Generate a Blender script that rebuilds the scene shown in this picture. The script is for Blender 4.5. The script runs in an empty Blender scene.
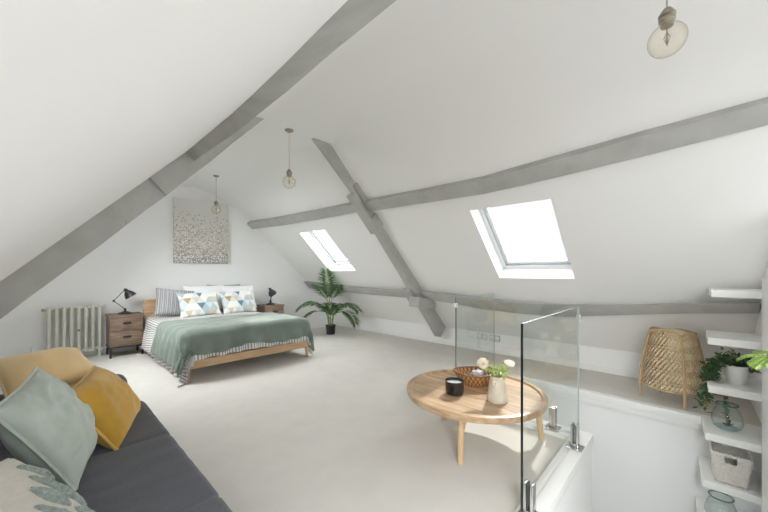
import bpy, bmesh, math, random
from mathutils import Vector, Matrix, Euler
from mathutils.noise import noise as mnoise
PI = math.pi
R = math.radians
random.seed(7)
scn = bpy.context.scene
COL = scn.collection

# ------------------------------------------------------------------ camera, world, light, exposure
cam_d = bpy.data.cameras.new('camera')
cam = bpy.data.objects.new('camera', cam_d)
COL.objects.link(cam)
scn.camera = cam
cam.location = (0, 0, 1.25)
cam.rotation_euler = (R(90), 0, R(-46.672))
cam_d.sensor_width = 36.0
cam_d.lens = 324.4 / 768 * 36.0
cam_d.shift_y = 17.0 / 768
cam_d.clip_start = 0.02

world = bpy.data.worlds.new('world')
scn.world = world
world.use_nodes = True
bg = world.node_tree.nodes['Background']
bg.inputs['Color'].default_value = (0.93, 0.97, 1.0, 1)
bg.inputs['Strength'].default_value = 0.7

def area(name, loc, rot, sx, sy, power, color=(1, 1, 1)):
    l = bpy.data.lights.new(name, 'AREA')
    l.shape = 'RECTANGLE'; l.size = sx; l.size_y = sy; l.energy = power; l.color = color
    o = bpy.data.objects.new(name, l)
    o.location = loc; o.rotation_euler = rot
    COL.objects.link(o)
    return o

sun_d = bpy.data.lights.new('sun', 'SUN')
sun_d.energy = 2.6; sun_d.angle = R(1.6); sun_d.color = (1, 0.96, 0.9)
sun = bpy.data.objects.new('sun', sun_d)
COL.objects.link(sun)
sun.rotation_euler = Vector((-0.72, -0.13, -0.69)).to_track_quat('-Z', 'Y').to_euler()
# added fill lamp behind the camera, where the loft is left unbuilt
area('fill_behind', (1.6, -4.2, 1.6), (R(90), 0, 0), 5.0, 3.0, 30, (1, 1, 1))
# sky light through the two right roof windows, added fill through the two left ones (each lamp hangs just outside its pane)
def pane_lamp(x, y, z, n, w, h, power, color=(0.97, 0.985, 1.0)):
    n = Vector(n).normalized()
    area('pane_lamp', Vector((x, y, z))+n*.42, n.to_track_quat('Z', 'X').to_euler(), w, h, power, color)
pane_lamp(3.60, 1.33, 1.56, (.99, 0, 1), 1.05, .9, 13)
pane_lamp(3.53, 4.72, 1.63, (.99, 0, 1), 1.0, .9, 30)
pane_lamp(.315, 4.72, 1.709, (-1.06, 0, 1), .85, .9, 56)  # fill lamp for the added left window beyond the truss
pane_lamp(-.05, -.635, 1.322, (-1.06, 0, 1), .85, 1.05, 80)  # fill lamp for the added left window behind the camera
scn.cycles.diffuse_bounces = 10
scn.cycles.max_bounces = 16
scn.cycles.transparent_max_bounces = 24

vs = scn.view_settings
vs.view_transform = 'Standard'
vs.look = 'None'
vs.gamma = 1.0
vs.use_curve_mapping = False
vs.exposure = 0.77

# ------------------------------------------------------------------ helpers
class MB:
    """collects shapes into one bmesh"""
    def __init__(s):
        s.bm = bmesh.new()
        s.uv = None
    def box(s, a, b, bevel=0.0, mi=0):
        x0, y0, z0 = a; x1, y1, z1 = b
        vs_ = [s.bm.verts.new(p) for p in [(x0,y0,z0),(x1,y0,z0),(x1,y1,z0),(x0,y1,z0),(x0,y0,z1),(x1,y0,z1),(x1,y1,z1),(x0,y1,z1)]]
        fs = []
        for q in [(3,2,1,0),(4,5,6,7),(0,1,5,4),(1,2,6,5),(2,3,7,6),(3,0,4,7)]:
            f = s.bm.faces.new([vs_[i] for i in q]); f.material_index = mi; fs.append(f)
        if bevel > 0:
            es = list({e for f in fs for e in f.edges})
            bmesh.ops.bevel(s.bm, geom=es, offset=bevel, segments=2, profile=0.6, affect='EDGES')
        return vs_
    def obox(s, c, ax, ay, az, hx, hy, hz, bevel=0.0):
        c = Vector(c); ax = Vector(ax).normalized()*hx; ay = Vector(ay).normalized()*hy; az = Vector(az).normalized()*hz
        vs_ = [s.bm.verts.new(c+i*ax+j*ay+k*az) for k in (-1,1) for j in (-1,1) for i in (-1,1)]
        fs = [s.bm.faces.new([vs_[i] for i in q]) for q in [(0,2,3,1),(4,5,7,6),(0,1,5,4),(1,3,7,5),(3,2,6,7),(2,0,4,6)]]
        if bevel > 0:
            es = list({e for f in fs for e in f.edges})
            bmesh.ops.bevel(s.bm, geom=es, offset=bevel, segments=2, profile=0.6, affect='EDGES')
    def tube(s, pts, rad, n=8, cap=True):
        pts = [Vector(p) for p in pts]
        if not isinstance(rad, (list, tuple)): rad = [rad]*len(pts)
        prev = None; rings = []
        for i, p in enumerate(pts):
            if i == 0: t = pts[1]-p
            elif i == len(pts)-1: t = p-pts[-2]
            else: t = (pts[i+1]-p).normalized()+(p-pts[i-1]).normalized()
            t.normalize()
            if prev is None:
                up = Vector((0,0,1)) if abs(t.z) < 0.9 else Vector((1,0,0))
                a = t.cross(up).normalized()
            else:
                a = (prev-t*prev.dot(t)).normalized()
            prev = a
            b = t.cross(a)
            rings.append([s.bm.verts.new(p+rad[i]*(math.cos(2*PI*k/n)*a+math.sin(2*PI*k/n)*b)) for k in range(n)])
        for r0, r1 in zip(rings, rings[1:]):
            for k in range(n):
                s.bm.faces.new([r0[k], r0[(k+1)%n], r1[(k+1)%n], r1[k]])
        if cap:
            s.bm.faces.new(rings[0][::-1]); s.bm.faces.new(rings[-1])
    def lathe(s, prof, n=32, c=(0,0,0), sx=1, sy=1, cap0=True, cap1=True):
        cx, cy, cz = c; rings = []
        for r, z in prof:
            rings.append([s.bm.verts.new((cx+sx*r*math.cos(2*PI*k/n), cy+sy*r*math.sin(2*PI*k/n), cz+z)) for k in range(n)])
        for r0, r1 in zip(rings, rings[1:]):
            for k in range(n):
                s.bm.faces.new([r0[k], r0[(k+1)%n], r1[(k+1)%n], r1[k]])
        if cap0: s.bm.faces.new(rings[0][::-1])
        if cap1: s.bm.faces.new(rings[-1])
    def poly(s, pts):
        return s.bm.faces.new([s.bm.verts.new(p) for p in pts])
    def prism(s, pts, d):
        """pts: closed outline of 3D points, extruded by vector d"""
        d = Vector(d)
        a = [s.bm.verts.new(p) for p in pts]; b = [s.bm.verts.new(Vector(p)+d) for p in pts]
        n = len(pts)
        s.bm.faces.new(a[::-1]); s.bm.faces.new(b)
        for i in range(n):
            s.bm.faces.new([a[i], a[(i+1)%n], b[(i+1)%n], b[i]])
    def grid(s, fn, nu, nv, uvfn=None, closed_u=False):
        vs_ = [[s.bm.verts.new(fn(i/nu, j/nv)) for j in range(nv+1)] for i in range(nu+1)]
        lay = s.bm.loops.layers.uv.verify() if uvfn else None
        for i in range(nu):
            for j in range(nv):
                f = s.bm.faces.new([vs_[i][j], vs_[i+1][j], vs_[i+1][j+1], vs_[i][j+1]])
                if uvfn:
                    for l, (a, b) in zip(f.loops, [(i,j),(i+1,j),(i+1,j+1),(i,j+1)]):
                        l[lay].uv = uvfn(a/nu, b/nv)
        return vs_
    def build(s, name, mat=None, parent=None, smooth=True, loc=(0,0,0), weld=0.0, angle=40, recalc=True, mats=None):
        if weld: bmesh.ops.remove_doubles(s.bm, verts=s.bm.verts, dist=weld)
        if recalc: bmesh.ops.recalc_face_normals(s.bm, faces=s.bm.faces)
        me = bpy.data.meshes.new(name)
        if smooth:
            lim = R(angle)
            for f in s.bm.faces: f.smooth = True
            for e in s.bm.edges:
                if len(e.link_faces) == 2:
                    try: e.smooth = e.calc_face_angle() < lim
                    except ValueError: pass
        s.bm.to_mesh(me); s.bm.free()
        o = bpy.data.objects.new(name, me)
        for m in (mats or ([mat] if mat else [])): me.materials.append(m)
        COL.objects.link(o)
        o.location = loc
        if parent: o.parent = parent
        return o

def tag(o, label=None, cat=None, group=None, kind=None):
    if label: o['label'] = label
    if cat: o['category'] = cat
    if group: o['group'] = group
    if kind: o['kind'] = kind
    return o

def thing(name, loc, label, cat, group=None, rot=(0,0,0)):
    o = bpy.data.objects.new(name, None)
    o.empty_display_size = 0.1
    o.location = loc; o.rotation_euler = rot
    COL.objects.link(o)
    return tag(o, label, cat, group)

def copy_tree(o, parent=None):
    c = o.copy(); COL.objects.link(c)
    if parent: c.parent = parent
    for ch in list(o.children): copy_tree(ch, c)
    return c

def basis(o, c, xd, yd):
    """place object o with local x along xd and local y near yd"""
    x = Vector(xd).normalized(); y = Vector(yd); y = (y-x*y.dot(x)).normalized(); z = x.cross(y)
    m = Matrix((x, y, z)).transposed().to_4x4(); m.translation = Vector(c)
    o.rotation_euler = m.to_euler(); o.location = c

# ------------------------------------------------------------------ materials
def mat(name, color, rough=0.6, metal=0.0, noise=0.0, nscale=8.0, bump=0.0, bscale=60.0, spec=0.5, sheen=0.0, bdist=0.02, color2=None, coord='Object', stretch=(1,1,1), trans=0.0, ior=1.45):
    m = bpy.data.materials.new(name); m.use_nodes = True
    nt = m.node_tree; b = nt.nodes['Principled BSDF']
    b.inputs['Base Color'].default_value = (*color, 1)
    b.inputs['Roughness'].default_value = rough
    b.inputs['Metallic'].default_value = metal
    b.inputs['Specular IOR Level'].default_value = spec
    b.inputs['Sheen Weight'].default_value = sheen
    b.inputs['Transmission Weight'].default_value = trans
    b.inputs['IOR'].default_value = ior
    tc = nt.nodes.new('ShaderNodeTexCoord'); mp = nt.nodes.new('ShaderNodeMapping')
    mp.inputs['Scale'].default_value = stretch
    nt.links.new(tc.outputs[coord], mp.inputs['Vector'])
    if noise > 0 or color2:
        n = nt.nodes.new('ShaderNodeTexNoise'); n.inputs['Scale'].default_value = nscale; n.inputs['Detail'].default_value = 5
        nt.links.new(mp.outputs['Vector'], n.inputs['Vector'])
        r = nt.nodes.new('ShaderNodeValToRGB')
        c2 = color2 or tuple(c*(1-noise) for c in color)
        r.color_ramp.elements[0].position = 0.3; r.color_ramp.elements[1].position = 0.7
        r.color_ramp.elements[0].color = (*c2, 1); r.color_ramp.elements[1].color = (*color, 1)
        nt.links.new(n.outputs['Fac'], r.inputs['Fac']); nt.links.new(r.outputs['Color'], b.inputs['Base Color'])
    if bump > 0:
        n = nt.nodes.new('ShaderNodeTexNoise'); n.inputs['Scale'].default_value = bscale; n.inputs['Detail'].default_value = 4
        nt.links.new(mp.outputs['Vector'], n.inputs['Vector'])
        bp = nt.nodes.new('ShaderNodeBump'); bp.inputs['Strength'].default_value = bump; bp.inputs['Distance'].default_value = bdist
        nt.links.new(n.outputs['Fac'], bp.inputs['Height']); nt.links.new(bp.outputs['Normal'], b.inputs['Normal'])
    return m

def wood(name, ca, cb, scale=6.0, axis='X', rough=0.5, bump=0.15, plank=0.0):
    st = {'X': (0.12,1,1), 'Y': (1,0.12,1), 'Z': (1,1,0.12)}[axis]
    m = bpy.data.materials.new(name); m.use_nodes = True
    nt = m.node_tree; b = nt.nodes['Principled BSDF']; L = nt.links.new
    tc = nt.nodes.new('ShaderNodeTexCoord'); mp = nt.nodes.new('ShaderNodeMapping'); mp.inputs['Scale'].default_value = st
    L(tc.outputs['Object'], mp.inputs['Vector'])
    n = nt.nodes.new('ShaderNodeTexNoise'); n.inputs['Scale'].default_value = scale*6; n.inputs['Detail'].default_value = 6; n.inputs['Distortion'].default_value = 0.6
    L(mp.outputs['Vector'], n.inputs['Vector'])
    r = nt.nodes.new('ShaderNodeValToRGB'); r.color_ramp.elements[0].position = 0.32; r.color_ramp.elements[1].position = 0.68
    r.color_ramp.elements[0].color = (*ca, 1); r.color_ramp.elements[1].color = (*cb, 1)
    L(n.outputs['Fac'], r.inputs['Fac'])
    out = r.outputs['Color']
    if plank > 0:
        sx = nt.nodes.new('ShaderNodeSeparateXYZ'); L(tc.outputs['Object'], sx.inputs[0])
        dv = nt.nodes.new('ShaderNodeMath'); dv.operation = 'DIVIDE'; dv.inputs[1].default_value = plank
        L(sx.outputs['Y' if axis == 'X' else 'X'], dv.inputs[0])
        fl = nt.nodes.new('ShaderNodeMath'); fl.operation = 'FLOOR'; L(dv.outputs[0], fl.inputs[0])
        wn = nt.nodes.new('ShaderNodeTexWhiteNoise'); wn.noise_dimensions = '1D'; L(fl.outputs[0], wn.inputs['W'])
        mr = nt.nodes.new('ShaderNodeMapRange'); mr.inputs['To Min'].default_value = 0.8; mr.inputs['To Max'].default_value = 1.08
        L(wn.outputs['Value'], mr.inputs['Value'])
        mx = nt.nodes.new('ShaderNodeMix'); mx.data_type = 'RGBA'; mx.blend_type = 'MULTIPLY'; mx.inputs['Factor'].default_value = 1
        L(out, mx.inputs[6]); L(mr.outputs['Result'], mx.inputs[7]); out = mx.outputs[2]
    L(out, b.inputs['Base Color'])
    b.inputs['Roughness'].default_value = rough
    bp = nt.nodes.new('ShaderNodeBump'); bp.inputs['Strength'].default_value = bump; bp.inputs['Distance'].default_value = 0.005
    L(n.outputs['Fac'], bp.inputs['Height']); L(bp.outputs['Normal'], b.inputs['Normal'])
    return m

def stripes(name, axis, period, cols, rough=0.9, jitter=0.0, bump=0.1):
    """stripes by the cloth's own UV (metres)"""
    m = bpy.data.materials.new(name); m.use_nodes = True
    nt = m.node_tree; b = nt.nodes['Principled BSDF']; L = nt.links.new
    b.inputs['Roughness'].default_value = rough; b.inputs['Specular IOR Level'].default_value = 0.2
    uv = nt.nodes.new('ShaderNodeUVMap'); sx = nt.nodes.new('ShaderNodeSeparateXYZ'); L(uv.outputs['UV'], sx.inputs[0])
    dv = nt.nodes.new('ShaderNodeMath'); dv.operation = 'DIVIDE'; dv.inputs[1].default_value = period; L(sx.outputs[axis], dv.inputs[0])
    fr = nt.nodes.new('ShaderNodeMath'); fr.operation = 'FRACT'; L(dv.outputs[0], fr.inputs[0])
    r = nt.nodes.new('ShaderNodeValToRGB'); r.color_ramp.interpolation = 'CONSTANT'
    while len(r.color_ramp.elements) > 1: r.color_ramp.elements.remove(r.color_ramp.elements[-1])
    for i, (p, c) in enumerate(cols):
        e = r.color_ramp.elements[0] if i == 0 else r.color_ramp.elements.new(p)
        e.position = p; e.color = (*c, 1)
    L(fr.outputs[0], r.inputs['Fac']); L(r.outputs['Color'], b.inputs['Base Color'])
    n = nt.nodes.new('ShaderNodeTexNoise'); n.inputs['Scale'].default_value = 90
    bp = nt.nodes.new('ShaderNodeBump'); bp.inputs['Strength'].default_value = bump; bp.inputs['Distance'].default_value = 0.01
    L(n.outputs['Fac'], bp.inputs['Height']); L(bp.outputs['Normal'], b.inputs['Normal'])
    return m

def triangles(name, side):
    """printed triangle pattern in the cushion's own coordinates"""
    m = bpy.data.materials.new(name); m.use_nodes = True
    nt = m.node_tree; b = nt.nodes['Principled BSDF']; L = nt.links.new
    b.inputs['Roughness'].default_value = 0.9; b.inputs['Specular IOR Level'].default_value = 0.2
    tc = nt.nodes.new('ShaderNodeTexCoord'); sx = nt.nodes.new('ShaderNodeSeparateXYZ'); L(tc.outputs['Object'], sx.inputs[0])
    def mth(op, a, bb):
        q = nt.nodes.new('ShaderNodeMath'); q.operation = op
        for i, v in enumerate((a, bb)):
            if v is None: continue
            if isinstance(v, (int, float)): q.inputs[i].default_value = v
            else: L(v, q.inputs[i])
        return q.outputs[0]
    hgt = side*0.866
    q = mth('DIVIDE', mth('ADD', sx.outputs['Y'], 10.045), hgt)
    p = mth('SUBTRACT', mth('DIVIDE', mth('ADD', sx.outputs['X'], 10.0), side), mth('MULTIPLY', q, 0.5))
    fp, fq = mth('FLOOR', p, None), mth('FLOOR', q, None)
    up = mth('GREATER_THAN', mth('ADD', mth('FRACT', p, None), mth('FRACT', q, None)), 1.0)
    cv = nt.nodes.new('ShaderNodeCombineXYZ'); L(fp, cv.inputs[0]); L(fq, cv.inputs[1]); L(up, cv.inputs[2])
    wn = nt.nodes.new('ShaderNodeTexWhiteNoise'); wn.noise_dimensions = '3D'; L(cv.outputs[0], wn.inputs['Vector'])
    r = nt.nodes.new('ShaderNodeValToRGB'); r.color_ramp.interpolation = 'CONSTANT'
    cols = [(0,(.78,.77,.73)),(.34,(.42,.53,.57)),(.46,(.62,.66,.66)),(.58,(.13,.22,.29)),(.68,(.45,.34,.17)),(.80,(.60,.54,.43)),(.88,(.78,.77,.73))]
    while len(r.color_ramp.elements) > 1: r.color_ramp.elements.remove(r.color_ramp.elements[-1])
    for i, (pp, c) in enumerate(cols):
        e = r.color_ramp.elements[0] if i == 0 else r.color_ramp.elements.new(pp)
        e.position = pp; e.color = (*c, 1)
    L(wn.outputs['Value'], r.inputs['Fac']); L(r.outputs['Color'], b.inputs['Base Color'])
    return m

def glass_mat(name, tint, ior=1.45, refl=1.0, rough=0.0, limb=None):
    """clear sheet or blown glass: see-through with Fresnel reflection"""
    m = bpy.data.materials.new(name); m.use_nodes = True
    nt = m.node_tree; nt.nodes.clear(); L = nt.links.new
    o = nt.nodes.new('ShaderNodeOutputMaterial'); t = nt.nodes.new('ShaderNodeBsdfTransparent'); g = nt.nodes.new('ShaderNodeBsdfGlossy')
    t.inputs['Color'].default_value = (*tint, 1); g.inputs['Roughness'].default_value = rough
    lw = nt.nodes.new('ShaderNodeLayerWeight'); lw.inputs['Blend'].default_value = .5
    pw = nt.nodes.new('ShaderNodeMath'); pw.operation = 'POWER'; pw.inputs[1].default_value = 5.0; L(lw.outputs['Facing'], pw.inputs[0])
    f0 = ((ior-1)/(ior+1))**2
    if limb:      # curved glass is thicker along the line of sight near its outline
        p2 = nt.nodes.new('ShaderNodeMath'); p2.operation = 'POWER'; p2.inputs[1].default_value = 3.0; L(lw.outputs['Facing'], p2.inputs[0])
        mx = nt.nodes.new('ShaderNodeMix'); mx.data_type = 'RGBA'; L(p2.outputs[0], mx.inputs['Factor']); mx.inputs[6].default_value = (*tint, 1); mx.inputs[7].default_value = (*limb, 1)
        L(mx.outputs[2], t.inputs['Color'])
    ma = nt.nodes.new('ShaderNodeMath'); ma.operation = 'MULTIPLY_ADD'; ma.inputs[1].default_value = 1-f0; ma.inputs[2].default_value = f0; L(pw.outputs[0], ma.inputs[0])
    ml2 = nt.nodes.new('ShaderNodeMath'); ml2.operation = 'MULTIPLY'; ml2.inputs[1].default_value = refl; ml2.use_clamp = True; L(ma.outputs[0], ml2.inputs[0])
    x = nt.nodes.new('ShaderNodeMixShader'); L(ml2.outputs[0], x.inputs[0]); L(t.outputs[0], x.inputs[1]); L(g.outputs[0], x.inputs[2]); L(x.outputs[0], o.inputs['Surface'])
    return m

M = {}
M['wall'] = mat('white_plaster', (.86,.86,.86), .9, bump=.12, bscale=14, bdist=.01, spec=.2)
M['ceil'] = mat('ceiling_plaster', (.86,.855,.84), .9, bump=.15, bscale=9, bdist=.012, spec=.2)
M['trim'] = mat('white_gloss_paint', (.84,.84,.83), .4, spec=.4)
M['shelf'] = mat('white_shelf_paint', (.84,.84,.82), .45, spec=.4)
M['carpet'] = mat('cream_carpet', (.72,.69,.645), 1.0, noise=.06, nscale=5, bump=.6, bscale=260, spec=.05, bdist=.01)
M['beam'] = None
M['frame'] = mat('window_frame_paint', (.80,.81,.83), .35)
M['blind'] = mat('grey_gasket', (.42,.44,.48), .5)
M['oak'] = wood('oak', (.47,.30,.165), (.60,.415,.25), 5, 'X')
M['oakz'] = wood('oak_upright', (.47,.30,.165), (.60,.415,.25), 5, 'Z')
M['oaky'] = wood('oak_length', (.47,.30,.165), (.60,.415,.25), 5, 'Y')
M['table'] = wood('table_oak', (.37,.225,.12), (.60,.42,.265), 4, 'Y', rough=.34, plank=.12)
M['tableleg'] = wood('table_leg_oak', (.52,.35,.20), (.64,.46,.29), 4, 'Z')
M['walnut'] = wood('smoked_oak', (.15,.10,.07), (.29,.205,.145), 7, 'X', rough=.55)
M['black'] = mat('black_metal', (.025,.026,.028), .45, spec=.4)
M['blackm'] = mat('lamp_charcoal', (.04,.042,.048), .4, metal=.3)
M['silver'] = mat('lamp_lining', (.6,.6,.6), .35, metal=.6)
M['chrome'] = mat('brushed_steel', (.62,.62,.63), .22, metal=1.0)
M['nickel'] = mat('aged_nickel', (.42,.38,.32), .35, metal=1.0)
M['cord'] = mat('grey_cord', (.45,.44,.42), .7)
M['bulb'] = glass_mat('amber_glass', (.985,.968,.925), 1.5, 1.3, 0.0, (.72,.66,.54))
M['fil'] = mat('filament', (.30,.22,.14), .5)
M['rad'] = mat('stone_radiator_paint', (.60,.595,.52), .5, noise=.05)
M['sofa'] = mat('charcoal_weave', (.118,.120,.137), .95, noise=.25, nscale=180, bump=.35, bscale=260, spec=.15, sheen=.15, bdist=.004)
M['mustard'] = mat('mustard_velvet', (.58,.33,.045), .75, noise=.25, nscale=5, bump=.12, bscale=18, sheen=.35, spec=.2)
M['mustp'] = mat('mustard_piping', (.66,.40,.085), .7, sheen=.3)
M['yellow'] = mat('pale_yellow_velvet', (.84,.61,.31), .85, noise=.1, nscale=4, bump=.08, bscale=15, sheen=.4, spec=.15)
M['sage'] = mat('sage_satin', (.455,.515,.455), .42, noise=.12, nscale=5, bump=.3, bscale=9, sheen=.2, bdist=.03)
M['cream'] = mat('cream_slub_linen', (.70,.665,.60), .95, noise=.1, nscale=20, bump=.4, bscale=70, stretch=(6,1,1), spec=.15)
M['tuft'] = mat('sage_tufting', (.43,.50,.46), 1.0, noise=.35, nscale=90, bump=1.0, bscale=130, spec=.05, bdist=.012)
M['throw'] = mat('sage_velvet_throw', (.215,.262,.225), .8, noise=.25, nscale=3.5, bump=.25, bscale=14, sheen=.3, spec=.2)
M['white_cloth'] = mat('white_cotton', (.78,.79,.80), .9, bump=.15, bscale=12, spec=.15)
M['mattress'] = mat('mattress_ticking', (.70,.70,.68), .9)
M['pot_black'] = mat('black_plastic_pot', (.022,.022,.024), .5)
M['soil'] = mat('dark_soil', (.05,.038,.028), 1.0, bump=.8, bscale=120)
M['palm'] = mat('palm_green', (.055,.13,.04), .45, noise=.45, nscale=7, color2=(.13,.25,.08))
M['palmstem'] = mat('palm_stem', (.20,.29,.11), .5)
M['ivy'] = mat('ivy_green', (.035,.085,.035), .4, noise=.4, nscale=25, color2=(.09,.17,.075))
M['fern'] = mat('fern_green', (.46,.60,.18), .5, noise=.3, nscale=20, color2=(.24,.42,.08))
M['fern2'] = mat('young_green', (.58,.64,.26), .6, noise=.3, nscale=30, color2=(.34,.46,.14))
M['eucal'] = mat('grey_green_leaf', (.07,.12,.065), .5, noise=.3, nscale=30)
M['pot_white'] = mat('white_ceramic', (.80,.80,.79), .35)
M['vase'] = mat('stoneware', (.60,.53,.43), .8, noise=.12, nscale=30, bump=.15, bscale=90, bdist=.004)
M['petal'] = mat('cream_petal', (.82,.74,.64), .8, bump=.3, bscale=150)
M['petalc'] = mat('petal_heart', (.60,.40,.27), .8)
M['petalw'] = mat('ivory_petal', (.84,.80,.69), .8)
M['wicker'] = None
M['stone_d'] = mat('dark_pebble', (.09,.075,.075), .6, noise=.5, nscale=20)
M['stone_l'] = mat('pale_geode', (.62,.64,.67), .5, noise=.4, nscale=30, bump=.6, bscale=40)
M['candle_glass'] = mat('smoked_black_glass', (.012,.012,.013), .08, spec=.8)
M['wax'] = mat('pale_wax', (.42,.43,.45), .6)
M['pane'] = glass_mat('balustrade_glass', (.975,.985,.98), 1.5, 2.2)
M['pane_soft'] = glass_mat('damped_reflection_glass', (.975,.985,.98), 1.5, .25)  # same glass as the other panels, its reflection turned down
M['edge'] = mat('glass_edge', (.012,.02,.018), .15, spec=.6)
M['edge_l'] = mat('glass_edge_pale', (.36,.40,.39), .15, spec=.6)
M['clip'] = mat('clear_clip', (.75,.76,.76), .3)
M['jar'] = glass_mat('recycled_blue_glass', (.93,.97,.965), 1.5, 1.5, 0.0, (.22,.40,.40))
M['jar_rim'] = mat('blue_glass_rim', (.10,.20,.20), .12, spec=.7)
M['jar_base'] = mat('blue_glass_base', (.50,.64,.65), .15, spec=.7)
M['window_glass'] = glass_mat('window_glass', (.97,.98,.98), 1.45, .6)
M['rope'] = mat('whitewashed_rope', (.86,.83,.76), .9, bump=.9, bscale=70, noise=.12, nscale=60)
M['rattan'] = mat('rattan_strip', (.86,.71,.48), .55, noise=.25, nscale=25)
M['rattan2'] = mat('rattan_strip_tan', (.66,.46,.25), .55, noise=.25, nscale=25)
M['cane'] = mat('cane_pole', (.62,.43,.22), .55, noise=.25, nscale=18)
M['liner'] = mat('lamp_liner', (.72,.66,.55), .9)
M['plug'] = mat('white_plastic', (.80,.80,.79), .4)
M['socket'] = mat('satin_grey_plate', (.40,.40,.39), .4)
M['plug_d'] = mat('dark_valve', (.05,.05,.05), .5)

def beam_mat():
    m = bpy.data.materials.new('grey_painted_timber'); m.use_nodes = True
    nt = m.node_tree; b = nt.nodes['Principled BSDF']; L = nt.links.new
    b.inputs['Roughness'].default_value = .75; b.inputs['Specular IOR Level'].default_value = .25
    tc = nt.nodes.new('ShaderNodeTexCoord')
    n1 = nt.nodes.new('ShaderNodeTexNoise'); n1.inputs['Scale'].default_value = 5; n1.inputs['Detail'].default_value = 6
    L(tc.outputs['Object'], n1.inputs['Vector'])
    r1 = nt.nodes.new('ShaderNodeValToRGB'); r1.color_ramp.elements[0].position = .3; r1.color_ramp.elements[1].position = .7
    r1.color_ramp.elements[0].color = (.40,.40,.375,1); r1.color_ramp.elements[1].color = (.475,.475,.45,1)
    L(n1.outputs['Fac'], r1.inputs['Fac'])
    mp = nt.nodes.new('ShaderNodeMapping'); mp.inputs['Scale'].default_value = (1,.35,1); L(tc.outputs['Object'], mp.inputs['Vector'])
    n2 = nt.nodes.new('ShaderNodeTexNoise'); n2.inputs['Scale'].default_value = 55; n2.inputs['Detail'].default_value = 3
    L(mp.outputs['Vector'], n2.inputs['Vector'])
    n3 = nt.nodes.new('ShaderNodeTexNoise'); n3.inputs['Scale'].default_value = 2.2
    L(tc.outputs['Object'], n3.inputs['Vector'])
    ad = nt.nodes.new('ShaderNodeMath'); ad.operation = 'MULTIPLY'; L(n2.outputs['Fac'], ad.inputs[0]); L(n3.outputs['Fac'], ad.inputs[1])
    r2 = nt.nodes.new('ShaderNodeValToRGB'); r2.color_ramp.elements[0].position = .435; r2.color_ramp.elements[1].position = .46
    r2.color_ramp.elements[0].color = (0,0,0,1); r2.color_ramp.elements[1].color = (1,1,1,1)
    L(ad.outputs[0], r2.inputs['Fac'])
    
    mx = nt.nodes.new('ShaderNodeMix'); mx.data_type = 'RGBA'; L(r2.outputs['Color'], mx.inputs['Factor']); L(r1.outputs['Color'], mx.inputs[6]); mx.inputs[7].default_value = (.10,.095,.085,1)
    L(mx.outputs[2], b.inputs['Base Color'])
    bp = nt.nodes.new('ShaderNodeBump'); bp.inputs['Strength'].default_value = .3; bp.inputs['Distance'].default_value = .02
    L(n1.outputs['Fac'], bp.inputs['Height']); L(bp.outputs['Normal'], b.inputs['Normal'])
    return m
M['beam'] = beam_mat()

def wicker_mat(name, ca, cb, sc):
    m = bpy.data.materials.new(name); m.use_nodes = True
    nt = m.node_tree; b = nt.nodes['Principled BSDF']; L = nt.links.new
    uv = nt.nodes.new('ShaderNodeUVMap'); mp = nt.nodes.new('ShaderNodeMapping'); mp.inputs['Scale'].default_value = sc
    L(uv.outputs['UV'], mp.inputs['Vector'])
    ck = nt.nodes.new('ShaderNodeTexChecker'); ck.inputs['Scale'].default_value = 1
    ck.inputs['Color1'].default_value = (*ca, 1); ck.inputs['Color2'].default_value = (*cb, 1)
    L(mp.outputs['Vector'], ck.inputs['Vector']); L(ck.outputs['Color'], b.inputs['Base Color'])
    bp = nt.nodes.new('ShaderNodeBump'); bp.inputs['Strength'].default_value = .6; bp.inputs['Distance'].default_value = .005
    L(ck.outputs['Fac'], bp.inputs['Height']); L(bp.outputs['Normal'], b.inputs['Normal'])
    b.inputs['Roughness'].default_value = .6
    return m
M['wicker'] = wicker_mat('brown_wicker', (.50,.27,.11), (.20,.09,.03), (56,11,1))

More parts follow.
